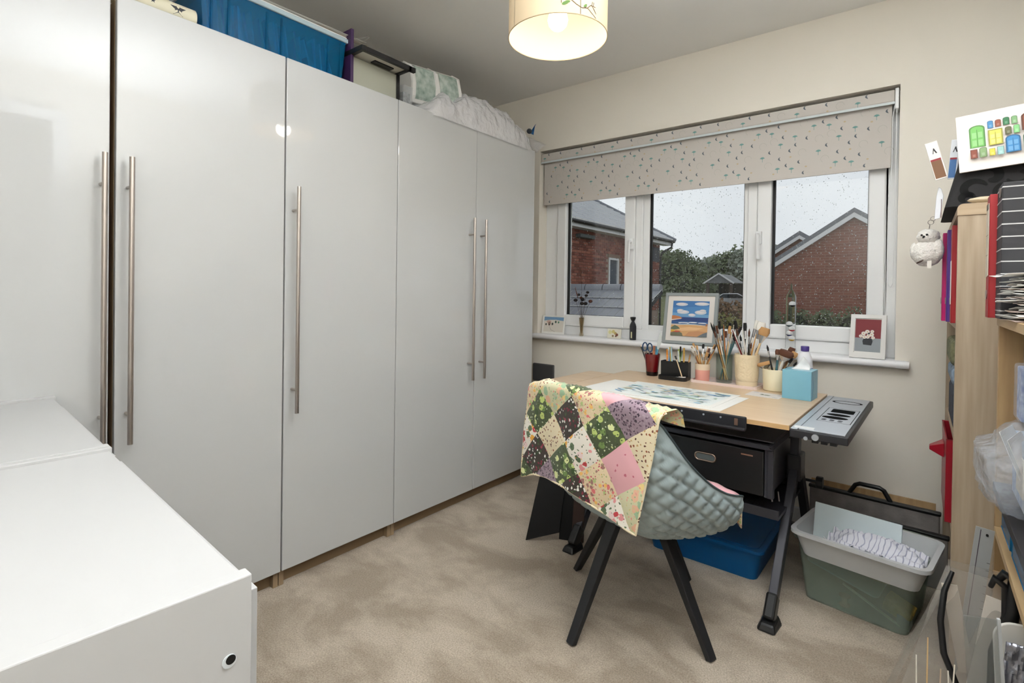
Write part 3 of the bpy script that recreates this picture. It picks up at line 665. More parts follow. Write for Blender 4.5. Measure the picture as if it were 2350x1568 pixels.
# drawer carcass
fx0,fx1=-.16,.395
g=MB()
g.box(fx0,fx1+.02,-.30,-.28,.572,.590).box(fx0,fx1+.02,-.30,.20,.600,.604)
g.box(fx1,fx1+.02,-.30,.10,.572,.590).bar((fx1+.01,-.30,.58),(.475,-.20,.66),.014,.016)
g.box(fx0,fx0+.012,-.28,.10,.40,.572).box(fx1-.012,fx1,-.28,.10,.40,.572).box(fx0,fx1,.09,.10,.40,.572)
g.box(fx1-.002,fx1+.018,-.285,-.262,.40,.572)
g.build('drawer_frame',GREYM,dk,bevel=.002)
MB().box(.33,.342,-.16,-.148,.59,.668).build('upright_strut',GREYM,dk)
dr=MB().box(fx0+.005,fx1-.014,-.282,-.268,.402,.560).build('drawer',mat('black_drawer',(28,27,28),rough=.45),dk,bevel=.004)
g=MB().box(fx0+.015,fx1-.02,-.268,.05,.402,.408).box(fx0+.015,fx0+.02,-.268,.05,.408,.50).box(fx1-.025,fx1-.02,-.268,.05,.408,.50); g.build('drawer_box',BLACKP,dr)
MB().box(fx1-.09,fx1-.05,-.2835,-.282,.536,.541).build('drawer_scratch',mat('copper_mark',(150,110,90),rough=.5),dr)
g=MB(); cx,cz=.178,.500; o_=[]; 
pts=[(cx+a_,-.284,cz+b_) for a_,b_ in rrect(-.038,.038,-.014,.014,.0139,8)]; pts.append(pts[0]); g.tube(pts,.0038,8,cap=False,up=(0,1,0))
g.build('handle_ring',mat('rose_steel',(196,172,156),rough=.25,metal=1),dr,smooth=60)
g=MB().prism(rrect(-.036,.036,-.012,.012,.0119,8),0,.001); o=g.build('handle_slot',mat('slot_grey',(96,104,104),rough=.5),dr); o.location=(cx,-.2825,cz); o.rotation_euler=(R(90),0,0)
# black mesh shelf low down
g=MB().box(.02,.425,-.25,.15,.318,.330).box(.02,.425,-.25,-.24,.33,.352).box(.02,.425,.14,.15,.33,.40); g.build('lower_shelf',GREYM,dk,bevel=.002)
g=MB()
for i in range(14):
    for j in range(5): g.box(.10+i*.018,.108+i*.018,-.18+j*.02,-.172+j*.02,.3302,.3306)
g.build('shelf_perforation',BLACKP,dk,kind='stuff')
# ---------------------------------------------------------------- quilted tub chair
CX,CY,CZR=1.105,-1.125,R(-16)
chair=thing('tub_chair','sage green quilted leather tub chair with four black legs pulled up to the desk','chair',(CX,CY,0),CZR)
half=[(0,-.29,.79),(.09,-.289,.79),(.17,-.282,.79),(.225,-.268,.782),(.255,-.245,.755),(.268,-.205,.705),(.272,-.150,.645),(.277,-.09,.590),(.282,-.03,.545),(.286,.03,.512),(.286,.085,.492),(.280,.135,.478),(.250,.178,.455),(.18,.212,.43),(.09,.228,.418),(0,.232,.415)]
def catmull(P,n):
    out=[]
    for k in range(n+1):
        t=k/n*(len(P)-1); i=min(int(t),len(P)-2); f=t-i
        p=[Vector(P[max(0,min(len(P)-1,i+d))]) for d in(-1,0,1,2)]
        out.append(.5*((2*p[1])+(-p[0]+p[2])*f+(2*p[0]-5*p[1]+4*p[2]-p[3])*f*f+(-p[0]+3*p[1]-3*p[2]+p[3])*f**3))
    return out
hf=catmull(half,110); rim=[Vector((-p.x,p.y,p.z)) for p in reversed(hf)][:-1]+hf    # open loop from front centre round the back to front centre
NR=len(rim); C0=Vector((0,.0,.312))
def shellp(i,t):
    r_=rim[i]; k=Vector((r_.x*1.10,r_.y*(1.10 if r_.y<0 else 1.02),.300+(r_.z-.3)*.10))
    c=C0
    return r_*(1-t)**2+k*2*t*(1-t)+c*t*t
NV=90
P_=[[shellp(i,j/NV) for j in range(NV+1)] for i in range(NR)]
def nrm(i,j):
    a=P_[min(i+1,NR-1)][j]-P_[max(i-1,0)][j]; b=P_[i][min(j+1,NV)]-P_[i][max(j-1,0)]
    n_=a.cross(b); 
    if n_.length<1e-9: return Vector((0,0,-1))
    n_.normalize(); c=P_[i][j]-Vector((0,.0,.62))
    return n_ if n_.dot(c)>0 else -n_
LEATH=mat('sage_leather',(162,176,178),rough=.42,bump=(260,.12,.001),spec=.45)
g=MB(); vs=[]; 
for i in range(NR):
    arc=0
    for j in range(NV+1):
        p=P_[i][j]; 
        if j: arc+=(p-P_[i][j-1]).length
        th=math.atan2(p.x,-p.y-.0) if (abs(p.x)+abs(p.y))>1e-6 else 0
        side=abs(rim[i].x)>.262 and rim[i].y>-.12
        hx=(p.x if not side else (.26+rim[i].y*.9)*(1 if p.x>0 else -1)); 
        rho=math.hypot(p.x,p.y); hx=math.atan2(p.x,-p.y+.02)*.27; hv=(p.z-max(0,.27-rho)*.75)*1.25
        cell=.066; a_=(hx+hv)/cell; b_=(hx-hv)/cell
        q=min(abs(math.sin(PI*a_/1.0)),abs(math.sin(PI*b_/1.0)))
        fade=min(1,j/5)*min(1,(NV-j)/34)*(1 if p.y<.12 else max(0,1-(p.y-.12)/.06))
        d=(.0108*min(1,q*1.5)**.6-.0074)*fade
        vs.append(p+nrm(i,j)*d)
g.add(vs,[(i*(NV+1)+j,(i+1)*(NV+1)+j,(i+1)*(NV+1)+j+1,i*(NV+1)+j+1) for i in range(NR-1) for j in range(NV)])
g.build('shell',LEATH,chair,smooth=70)
g=MB(); vs=[]; NJ=24
for i in range(NR):
    for j in range(NJ+1):
        jj=round(j/NJ*NV*.86); p=P_[i][jj]; th=.028*min(1,j/2.0); vs.append(p-nrm(i,jj)*th+Vector((0,0,.004 if j==0 else 0)))
g.add(vs,[(i*(NJ+1)+j,(i+1)*(NJ+1)+j,(i+1)*(NJ+1)+j+1,i*(NJ+1)+j+1) for i in range(NR-1) for j in range(NJ)])
g.build('inner_lining',LEATH,chair,smooth=70)
g=MB(); g.tube([p+Vector((0,0,.001)) for p in rim],.0035,6,up=(0,.3,1)); g.build('piping',mat('dark_piping',(66,80,84),rough=.5),chair,smooth=60)
g=MB(); g.lathe([(0,.385),(.16,.386),(.215,.392),(.228,.405),(.222,.425),(.19,.437),(.12,.442),(0,.443)],36,sy=.92); g.build('seat_cushion',LEATH,chair,smooth=60)
feet=[(.993,-1.398),(1.361,-1.19),(.779,-1.004),(1.147,-.796)]
inv=Matrix.Translation((CX,CY,0))@Matrix.Rotation(CZR,4,'Z'); inv=inv.inverted()
for fx,fy in feet:
    p=inv@Vector((fx,fy,0)); t_=inv@Vector((1.07+(fx-1.07)*.30,-1.10+(fy+1.10)*.30,.375))
    d=(t_-p); 
    g=MB().bar((p.x,p.y,.0),t_,.030,.022,wx2=.044,wy2=.032)
    # cut the foot flat on the carpet
    g.v=[(x,y,max(z,0.0)) for x,y,z in g.v]
    g.build('leg',mat('matt_black_steel',(30,31,34),rough=.5),chair,bevel=.003)
c_=inv@Vector((1.07,-1.10,0))
g=MB().box(c_.x-.09,c_.x+.09,c_.y-.09,c_.y+.09,.352,.384); g.build('seat_plate',BLACKM,chair,bevel=.01)

# patchwork quilt
def floral(name,base,layers,rough=.95):
    m=bpy.data.materials.new(name); m.use_nodes=True; n=m.node_tree.nodes; l=m.node_tree.links; b=n['Principled BSDF']; b.inputs['Roughness'].default_value=rough; b.inputs['Sheen Weight'].default_value=.2; b.inputs['Specular IOR Level'].default_value=.15
    t=n.new('ShaderNodeTexCoord'); cur=n.new('ShaderNodeRGB'); cur.outputs[0].default_value=(*lin(base),1); src=cur.outputs[0]
    nz_=n.new('ShaderNodeTexNoise'); nz_.inputs['Scale'].default_value=60; l.new(t.outputs['Object'],nz_.inputs['Vector'])
    vm=n.new('ShaderNodeVectorMath'); vm.operation='MULTIPLY_ADD'; vm.inputs[1].default_value=(.012,.012,.012); l.new(nz_.outputs['Color'],vm.inputs[0]); l.new(t.outputs['Object'],vm.inputs[2])
    for s_,r_,cols in layers:
        v=n.new('ShaderNodeTexVoronoi'); v.inputs['Scale'].default_value=s_; l.new(vm.outputs[0],v.inputs['Vector'])
        lt=n.new('ShaderNodeMath'); lt.operation='LESS_THAN'; lt.inputs[1].default_value=r_; l.new(v.outputs['Distance'],lt.inputs[0])
        rp_=n.new('ShaderNodeValToRGB'); rp_.color_ramp.interpolation='CONSTANT'; e=rp_.color_ramp.elements
        e[0].position=0; e[0].color=(*lin(cols[0]),1); 
        for k,c in enumerate(cols[1:]):
            if k==0: e[1].position=1/len(cols); e[1].color=(*lin(c),1)
            else: x=e.new((k+1)/len(cols)); x.color=(*lin(c),1)
        if len(cols)==1: e[1].color=(*lin(cols[0]),1)
        sp_=n.new('ShaderNodeSeparateColor'); l.new(v.outputs['Color'],sp_.inputs[0]); l.new(sp_.outputs[0],rp_.inputs[0])
        mx=n.new('ShaderNodeMix'); mx.data_type='RGBA'; l.new(lt.outputs[0],mx.inputs['Factor']); l.new(src,mx.inputs['A']); l.new(rp_.outputs[0],mx.inputs['B']); src=mx.outputs['Result']
    l.new(src,b.inputs['Base Color']); return m
F=[floral('fabric_pink_dot',(226,172,178),[(42,.14,[(196,110,124)])]),
   floral('fabric_lilac_vine',(156,136,148),[(120,.42,[(70,58,70),(110,90,104),(168,150,160)]),(60,.16,[(60,50,62)])]),
   floral('fabric_magenta_speckle',(182,78,124),[(170,.40,[(206,112,150),(160,58,104),(196,96,136)])]),
   floral('fabric_cream_bud',(232,218,186),[(95,.30,[(120,72,56),(150,88,60),(196,160,110),(96,60,48)])]),
   floral('fabric_white_rose',(240,234,222),[(34,.40,[(222,150,150),(232,170,70),(196,70,76),(92,110,80),(240,214,210)]),(95,.26,[(70,90,66),(240,234,222),(110,128,98)]),(60,.13,[(150,30,46),(232,150,60)])]),
   floral('fabric_dark_daisy',(66,58,52),[(85,.36,[(226,226,214),(240,240,232),(70,88,58),(132,52,66)]),(40,.20,[(54,72,46),(120,44,60),(150,70,84)])]),
   floral('fabric_green_bloom',(82,92,66),[(40,.44,[(190,206,122),(120,146,84),(226,232,170),(62,82,48)]),(110,.28,[(54,72,44),(214,222,190),(92,110,66)])]),
   floral('fabric_pastel_paisley',(208,204,168),[(38,.46,[(156,184,150),(232,206,140),(226,180,150),(180,200,168)]),(100,.28,[(206,196,140),(150,170,130),(222,150,140)])]),
   floral('fabric_peach_ditsy',(226,206,170),[(56,.38,[(222,120,120),(182,196,130),(240,190,110),(160,120,110)]),(120,.3,[(190,90,100),(170,176,120),(232,214,180)])])]
qt=thing('patchwork_quilt','floral patchwork quilt draped over the back of the tub chair','quilt',(CX,CY,0),CZR)
UW=.56; V0,V1=-.055,.365
def sheet(u,v):
    s=u/UW; xl=-.268-.030*max(v,0)/.36; xr=.292-.070*max(0,v/.365)**1.0
    x=xl+(xr-xl)*s
    wv=.010*math.sin(s*11+1.2+v*4)*min(1,max(v,0)/.2)+.005*noise.noise(Vector((u*14,v*9,3)))
    zt=.812-.020*max(0,abs(s-.5)*2-.72)/.28
    if v>=0:
        th=min(v/.030,PI/2); 
        if v<.047: y=-.285-.020*math.sin(th); z=zt-.020*(1-math.cos(th))
        else: y=-.305; z=zt-.020-(v-.047)
        y+= -wv - .012*max(0,(v-.1))  - (.02*max(0,.12-s)*8*max(v,0))
        y+= .022*max(0,abs(s-.5)*2-.70)/.3
        z+= .012*math.sin(s*6.0)*max(v,0)/.36
        z-= .004*max(0,(s-.80)/.2)*max(v,0)/.36
        z+= .022*max(0,1-abs(s-.5)/.35)*max(v,0)/.36
    else:
        y=-.285+.02*min(1,-v/.02)+.085*(-v)**1.0/.13*.5+.0; z=zt-.35*0-(-v)*.98+.004
        y+= .055*max(0,abs(s-.5)*2-.70)/.3
        y+=.012
    return (x,y,z)
SZ=.112; q2=math.sqrt(2); NP=8
assign={}
r_=random.Random(21)
def pick(i,j):
    bad={assign.get((i-1,j)),assign.get((i,j-1)),assign.get((i-1,j-1)),assign.get((i-1,j+1))}
    c=[k for k in (0,1,3,4,5,6,7,8,4,5,7,8,6,3)+((2,) if r_.random()<.12 else ()) if k not in bad]; return r_.choice(c)
cl=lambda x,a,b:max(a,min(b,x))
for i in range(-2,14):
    for j in range(-8,8):
        fk=pick(i,j); assign[(i,j)]=fk
        fixed={}
        pts=[];
        for b_ in range(NP+1):
            for a_ in range(NP+1):
                A=(i+a_/NP)*SZ; B=(j+b_/NP)*SZ; u=(A-B)/q2+.08; v=(A+B)/q2-.26
                pts.append((cl(u,0,UW),cl(v,V0,V1),a_,b_))
        us=[p[0] for p in pts]; vv=[p[1] for p in pts]
        if max(us)-min(us)<.004 or max(vv)-min(vv)<.004: continue
        vs=[]
        for u,v,a_,b_ in pts:
            p=Vector(sheet(u,v)); e_=min(a_,b_,NP-a_,NP-b_)/NP; puff=.0035*min(1,e_*4)
            p.y-= puff if v>0.03 else 0; p.z+= puff if abs(v)<.03 else 0
            vs.append(tuple(p))
        fs=[]
        for b_ in range(NP):
            for a_ in range(NP):
                k0=b_*(NP+1)+a_; f=(k0,k0+1,k0+NP+2,k0+NP+1)
                q=[pts[k][:2] for k in f]; ar=abs(sum(q[k][0]*q[(k+1)%4][1]-q[(k+1)%4][0]*q[k][1] for k in range(4)))/2
                if ar>1e-7: fs.append(f)
        if not fs: continue
        used=sorted({k for f in fs for k in f}); mp_={k:n_ for n_,k in enumerate(used)}
        g=MB(); g.add([vs[k] for k in used],[tuple(mp_[k] for k in f) for f in fs]); g.build('patch',F[fk],qt,smooth=60)
g=MB(); hem=[Vector(sheet(UW*k/60,V1)) for k in range(61)]; side=[Vector(sheet(UW,V1*k/30)) for k in range(30,-1,-1)]; sl=[Vector(sheet(0,V1*k/30)) for k in range(31)]
g.tube(sl+hem[1:]+side[1:],.0035,6,up=(0,1,.2)); g.build('binding',F[3],qt,smooth=60)
g=MB()
g.grid(lambda u,v:(.02+.235*u,-.02+.20*v,.450+.020*math.sin(PI*min(1,max(0,u)))*(.6+.4*v)+.006*noise.noise(Vector((u*5,v*5,1)))),18,12); g.build('seat_fold',F[0],qt,smooth=60,solid=.012)
g=MB(); g.grid(lambda u,v:(.06+.19*u,.17+.012*v,.455+.012*math.sin(PI*u)-.030*v),16,4); g.build('seat_fold_edge',F[6],qt,smooth=60,solid=.008)
g=MB(); g.grid(lambda u,v:(.150+.085*u,.236-.02*u+.004*math.sin(5*u),.425-.085*v*(.4+.6*u)),8,6); g.build('front_corner',F[8],qt,smooth=60,solid=.004)

# ---------------------------------------------------------------- things on the desk
DZ=TZ+.0002
BRK=[('orange',(178,104,44)),('honey',(206,152,84)),('black',(24,24,26)),('dark red',(110,24,30)),('white',(226,222,214)),('teal',(70,116,124)),('brown',(110,72,44)),('natural wood',(214,186,144))]
HA=[('black',(26,24,24)),('brown',(92,56,40)),('white',(232,228,220)),('tan',(186,142,94))]
hm={k:mat('handle_'+k.replace(' ','_'),c,rough=.3,coat=.5) for k,c in BRK}; bm_={k:mat('bristle_'+k,c,rough=.85) for k,c in HA}
FER=mat('ferrule_steel',(196,196,198),rough=.25,metal=1)
def brush(base,top,hc,bc,fl,wide,pot,group,rr=.0030):
    b=Vector(base); t_=Vector(top); L=(t_-b).length
    o=thing('paintbrush','%s %s-handled paintbrush with %s bristles in the %s'%('broad flat' if wide>2.2 else 'flat' if wide>1.3 else 'slim round',hc,bc,pot),'paintbrush',base,group=group)
    o.rotation_mode='QUATERNION'; o.rotation_quaternion=Vector((0,0,1)).rotation_difference(t_-b)
    if fl:   # bristles up
        a=L*.72; c=L*.86
        g=MB(); g.tube([(0,0,0),(0,0,a*.5),(0,0,a)],[rr*.6,rr*1.25,rr],8); g.build('handle',hm[hc],o,smooth=60)
        g=MB(); g.tube([(0,0,a),(0,0,c)],[rr*1.05,rr*1.1*wide],10,flat=1/wide if wide>1.3 else 1,up=(1,0,0)); g.build('ferrule',FER,o,smooth=60)
        g=MB(); g.tube([(0,0,c),(0,0,(c+L)/2),(0,0,L)],[rr*1.1*wide,rr*1.35*wide,rr*(.25 if wide<1.3 else 1.1*wide)],10,flat=.5 if wide>1.3 else 1,up=(1,0,0)); g.build('bristles',bm_[bc],o,smooth=60)
    else:
        g=MB(); g.tube([(0,0,0),(0,0,L*.4),(0,0,L*.8),(0,0,L)],[rr,rr*1.3,rr*.8,rr*.45],8); g.build('handle',hm[hc],o,smooth=60); o['label']='slim %s paintbrush standing bristles-down in the %s'%(hc,pot)
    BR_ALL.append(o); return o
def fill(*a,**k):
    n0=len(BR_ALL); fill0(*a,**k); tell_apart(BR_ALL[n0:],lambda o:(o.rotation_quaternion@Vector((0,0,1))).x)
BR_ALL=[]
def fill0(cx,cy,rb,rt,h,n,pot,group,seed,hmin,hmax,hcs,bcs,lean=1.0,updown=.8,z0=DZ+.008,rr=.003):
    r=random.Random(seed)
    for i in range(n):
        a=2*PI*(i+r.random()*.6)/n; q=r.uniform(.35,.8)
        bx,by=cx+rb*q*math.cos(a+2.6),cy+rb*q*math.sin(a+2.6)
        L=r.uniform(hmin,hmax); k=rt*r.uniform(.5,.86)*lean; tx,ty=cx+k*math.cos(a),cy+k*math.sin(a)   # where it crosses the rim
        d=Vector((tx-bx,ty-by,h)).normalized()
        brush((bx,by,z0),Vector((bx,by,z0))+d*L,r.choice(hcs),r.choice(bcs),r.random()<updown,r.choice([1,1,1.5,1.8]),pot,group,rr)
# red tapered glass
rc=thing('red_glass','dark red tapered glass tumbler holding blue scissors','glass',(.752,-.232,DZ))
g=MB(); g.lathe([(.0285,0),(.029,.004),(.040,.112),(.0385,.112),(.028,.006),(0,.006)],32)
g.build('tumbler',mat('red_glass_body',(120,12,20),rough=.08,coat=.6,var=((70,8,12),6,.6)),rc,smooth=40)
g=MB(); g.lathe([(.0288,0.0),(.0293,.0045),(.0312,.020),(.0290,.0205)],32); g.build('black_base',mat('black_glass',(22,10,12),rough=.1),rc,smooth=40)
sx=thing('scissors','blue-handled scissors standing in the red glass','scissors',(.738,-.232,DZ+.01))
g=MB(); g.bar((0,0,0),(-.022,.0,.115),.010,.003).bar((.004,.004,0),(-.006,.004,.115),.010,.003); g.build('blades',STEEL,sx)
BLUEP=mat('navy_blue_plastic',(44,74,112),rough=.4)
for c_,nm in(((-.028,0,.135),.2),((-.002,.004,.132),-.2)):
    g=MB(); g.tube([(c_[0]+.0125*math.cos(q)+.004*math.sin(q)*nm,c_[1],c_[2]+.022*math.sin(q)) for q in [2*PI*k/20 for k in range(21)]],.0035,6,cap=False,up=(0,1,0)); g.build('finger_ring',BLUEP,sx,smooth=60)
s2_=MB(); 
pn=thing('pencil','black pencil leaning left in the red glass','pencil',(.745,-.24,DZ+.01)); MB().tube([(0,0,0),(-.052,0,.135)],.0032,6).build('barrel',BLACKP,pn); MB().tube([(-.052,0,.135),(-.057,0,.147)],[.003,.0004],6).build('tip',hm['natural wood'],pn)
for k,(a,b,c,nm) in enumerate(((.006,.01,(208,128,96),'coral'),(.016,.0,(70,140,170),'turquoise'),(-.004,.014,(220,150,110),'peach'))):
    p_=thing('marker_pen','%s marker pen standing in the red glass'%nm,'pen',(.752+a,-.232+b,DZ+.01)); MB().tube([(0,0,0),(.004,0,.115)],.0045,10).build('barrel',mat('pen_'+nm,c,rough=.4),p_,smooth=50); MB().tube([(.004,0,.115),(.0052,0,.142)],.0047,10).build('cap',mat('pencap_'+nm,tuple(int(x*.85) for x in c),rough=.4),p_,smooth=50)
pk=thing('palette_knife','translucent plastic palette knife standing at the right of the red glass','palette knife',(.772,-.235,DZ+.012))
g=MB(); g.tube([(0,0,0),(.006,0,.10),(.010,0,.125)],.004,8); g.build('handle',mat('turq_handle',(86,150,176),rough=.3),pk,smooth=60)
g=MB().prism([(-.004,0),(.004,0),(.010,.03),(.012,.07),(.004,.092),(-.004,.085),(-.009,.05),(-.008,.02)],-.0006,.0006); o=g.build('blade',film_mat('clear_plastic_blade',(224,230,230),.6),pk); o.location=(.010,0,.122); o.rotation_euler=(R(90),R(8),0)
# black desk organiser
og=thing('desk_organiser','black plastic desk tidy with a front tray between the red glass and the pink pot','desk tidy',(.885,-.262,DZ),R(3))
g=MB(); 
g.prism(rrect(-.070,.070,-.060,.036,.02),0,.007)
for pa,pb in (((-.066,-.012),(.066,-.012)),((-.066,.032),(.066,.032)),((-.066,-.012),(-.066,.032)),((.066,-.012),(.066,.032)),((0,-.012),(0,.032))):
    g.box(min(pa[0],pb[0])-.0015,max(pa[0],pb[0])+.0015,min(pa[1],pb[1])-.0015,max(pa[1],pb[1])+.0015,.004,.088)
pr_=rrect(-.070,.070,-.060,.036,.02); pi_=rrect(-.067,.067,-.057,.033,.018)
g.add([(x,y,.007) for x,y in pr_]+[(x,y,.020) for x,y in pr_]+[(x,y,.020) for x,y in pi_]+[(x,y,.007) for x,y in pi_],[(a+b*20 if False else a+b*len(pr_),(a+1)%len(pr_)+b*len(pr_),(a+1)%len(pr_)+(b+1)*len(pr_),a+(b+1)*len(pr_)) for b in range(3) for a in range(len(pr_))])
g.build('tidy_body',BLACKP,og,bevel=.001)
r5=random.Random(5)
pens=[('white',(232,232,228)),('silver',(170,174,178)),('orange',(226,140,50)),('blue',(60,120,190)),('yellow',(236,196,60)),('pale blue',(176,204,214)),('green',(120,160,110)),('black',(24,24,26)),('clear',(214,220,220)),('lime',(180,196,110)),('ochre',(206,160,70)),('tan',(196,150,96))]
for k,(nm,c) in enumerate(pens):
    x=.825+.0102*k+r5.uniform(-.003,.003); y=-.262+.010+r5.uniform(-.012,.014); L=r5.uniform(.115,.155)
    o=thing('pen','%s pen standing in the black desk tidy'%nm,'pen',(x,y,DZ+.01)); dx,dy=r5.uniform(-.018,.018),r5.uniform(-.006,.014)
    MB().tube([(0,0,0),(dx*.8,dy*.8,L*.8)],.0038,8).build('barrel',mat('penb_'+nm.replace(' ','_'),c,rough=.35),o,smooth=60)
    MB().tube([(dx*.8,dy*.8,L*.8),(dx,dy,L)],[.0046,.0036],8).build('cap',mat('penc_'+nm.replace(' ','_'),tuple(int(v*.9) for v in c),rough=.35),o,smooth=60)
for k,(nm,c,x0,y0,x1,y1,rr_) in enumerate((('white tube of gum',(228,230,230),.90,-.316,.935,-.300,.006),('green crayon stub',(150,170,90),.835,-.312,.875,-.300,.0035),('purple crayon stub',(120,110,130),.855,-.318,.905,-.306,.003))):
    g=MB(); g.tube([(x0,y0,DZ+.0072+rr_),(x1,y1,DZ+.0072+rr_)],rr_,10); tag(g.build('_'.join(nm.split()[1:]),mat('stub%d'%k,c,rough=.5),None,smooth=60),nm+' lying in the front tray of the black desk tidy','stationery')
o=thing('craft_hammer','small hammer with a pale wooden shaft leaning head-down in the desk tidy tray','hammer',(.935,-.300,DZ+.016)); 
MB().tube([(0,0,0),(-.038,.022,.083)],.0028,8).build('shaft',hm['natural wood'],o,smooth=60); MB().tube([(-.016,-.004,-.001),(.016,.004,.001)],.0068,12).build('head',STEEL,o,smooth=50)
MB().tube([(-.038,.022,.083),(-.046,.027,.10)],[.004,.005],8).build('grip',BLACKP,o,smooth=50)
# pinkish acrylic tray under the pots
o=MB().prism(rrect(-.152,.152,-.075,.072,.012),0,.004); 
pr_=rrect(-.152,.152,-.075,.072,.012); pi_=rrect(-.149,.149,-.072,.069,.010); N_=len(pr_)
o.add([(x,y,.004) for x,y in pr_]+[(x,y,.013) for x,y in pr_]+[(x,y,.013) for x,y in pi_]+[(x,y,.004) for x,y in pi_],[(a+b*N_,(a+1)%N_+b*N_,(a+1)%N_+(b+1)*N_,a+(b+1)*N_) for b in range(3) for a in range(N_)])
tag(o.build('serving_tray',mat('blush_tray',(226,206,200),rough=.2),None),'shallow blush-coloured tray under the brush pots','tray',None,(1.125,-.228,DZ),R(-3))
TZ2=DZ+.0042
# pink dipped pot
pp=thing('pink_pot','small pot dipped in pink with a cream rim, full of fine brushes','pot',(1.014,-.246,TZ2))
g=MB(); g.lathe([(.031,0),(.032,.003),(.034,.055)],32); g.build('pink_dip',mat('pink_glaze',(222,158,144),rough=.5),pp,smooth=40)
g=MB(); g.lathe([(.034,.055),(.0352,.084),(.033,.084),(.031,.01),(0,.01)],32); g.build('cream_rim',mat('cream_glaze',(224,204,178),rough=.6),pp,smooth=40)
fill(1.014,-.246,.026,.033,.08,24,'pink dipped pot','brushes in the pink pot',3,.135,.185,['orange','honey','honey','natural wood','white','teal','dark red','brown'],['black','brown','white','tan'],1.15,.55,TZ2+.012,.0026)
# glass jar
gj=thing('glass_jar','clear glass jar crammed with long paintbrushes','jar',(1.106,-.214,TZ2))
g=MB(); g.lathe([(.034,0),(.037,.004),(.038,.135),(.0362,.135),(.035,.012),(0,.010)],32); g.build('jar_body',glass_mat('jar_glass',(236,242,240),ior=1.5),gj,smooth=40)
fill(1.106,-.214,.030,.034,.13,26,'clear glass jar','brushes in the glass jar',4,.20,.285,['orange','honey','black','brown','teal','white','honey','natural wood'],['black','black','brown','tan'],1.0,.75,TZ2+.014,.003)
# big cream honeycomb pot
bp_=thing('textured_pot','cream pot with raised pebble texture holding tall brushes','pot',(1.208,-.215,TZ2))
POT=mat('cream_ceramic',(228,210,176),rough=.45,bump=None)
g=MB(); g.lathe([(.046,0),(.047,.003),(.047,.020),(.045,.022)],40); g.build('foot_band',POT,bp_,smooth=40)
def potr(u,v): return 0
g=MB()
NU,NVp=150,50; r7=random.Random(2); seeds=[(r7.random(),r7.random()) for _ in range(200)]
sa=np.array(seeds); 
us=np.arange(NU)/NU; vs_=np.arange(NVp+1)/NVp; UU,VV=np.meshgrid(us,vs_)
D=np.sort(np.min(np.stack([np.stack([np.hypot(((UU-a+.5)%1-.5)*.33,(VV-b)*.125) for a,b in seeds])]),0),0)
edge=np.clip((D[1]-D[0])/.0035,0,1)**.6
pts=[]
for j in range(NVp+1):
    for i in range(NU):
        v=VV[j,i]; r0=.0475+.0065*v; rr_=r0+.0016*edge[j,i]*min(1,(1-v)*12,v*12); a=2*PI*i/NU; pts.append((rr_*math.cos(a),rr_*math.sin(a),.022+.118*v))
g.add(pts,[(j*NU+i,j*NU+(i+1)%NU,(j+1)*NU+(i+1)%NU,(j+1)*NU+i) for j in range(NVp) for i in range(NU)])
g.lathe([(.054,.140),(.054,.144),(.051,.144),(.045,.01),(0,.01)],40)
g.build('pot_body',POT,bp_,smooth=60)
fill(1.208,-.215,.038,.046,.14,14,'textured cream pot','brushes in the textured cream pot',9,.20,.275,['white','black','black','honey','white','dark red'],['black','brown','white'],1.0,.7,TZ2+.012,.0036)
for k,(bx,by,tx,ty,tz,hc,bc,wd,rr_) in enumerate(((1.20,-.21,1.268,-.205,.985,'white','white',3.0,.0052),(1.19,-.22,1.243,-.19,.992,'white','white',1.4,.0045),(1.21,-.22,1.284,-.21,.96,'natural wood','tan',3.4,.0055),(1.20,-.2,1.145,-.19,.985,'white','black',1.6,.0042),(1.20,-.2,1.180,-.15,.975,'black','black',1.6,.0042))):
    brush((bx,by,TZ2+.014),(tx,ty,tz),hc,bc,True,wd,'textured pot, standing tall','tall brushes in the textured cream pot',rr_)
# plain cream pot
cp=thing('cream_pot','smooth cream pot with wide flat brushes beside the blue tissue box','pot',(1.336,-.250,DZ))
g=MB(); g.lathe([(.044,0),(.048,.004),(.052,.094),(.0505,.096),(.046,.01),(0,.01)],40); g.build('pot_body',mat('cream_matt',(226,214,182),rough=.5),cp,smooth=40)
spec_=[(1.325,-.25,1.285,-.235,.805,'natural wood','tan',4.0,.0062,'wide wash brush leaning left out'),
 (1.34,-.25,1.298,-.24,.885,'black','black',1.0,.0034,''),(1.335,-.245,1.345,-.24,.868,'teal','brown',2.2,.0045,''),(1.34,-.25,1.362,-.24,.862,'natural wood','brown',1.5,.003,''),
 (1.33,-.26,1.388,-.285,.868,'white','brown',4.0,.0062,''),(1.34,-.25,1.402,-.24,.880,'brown','brown',2.2,.0050,''),(1.33,-.25,1.415,-.25,.862,'honey','tan',2.4,.0048,''),
 (1.33,-.25,1.405,-.27,.835,'black','black',1.5,.0034,''),(1.34,-.24,1.38,-.22,.875,'natural wood','white',1.0,.0030,''),(1.33,-.25,1.425,-.27,.822,'honey','black',1.0,.0036,'')]
for bx,by,tx,ty,tz,hc,bc,wd,rr_,_ in spec_:
    o=brush((bx,by,DZ+.012),(tx,ty,tz),hc,bc,True,wd,'smooth cream pot','brushes in the smooth cream pot',rr_)
    if _: o['label']='wide flat wash brush with tan bristles leaning left over the smooth cream pot'; del o['group']
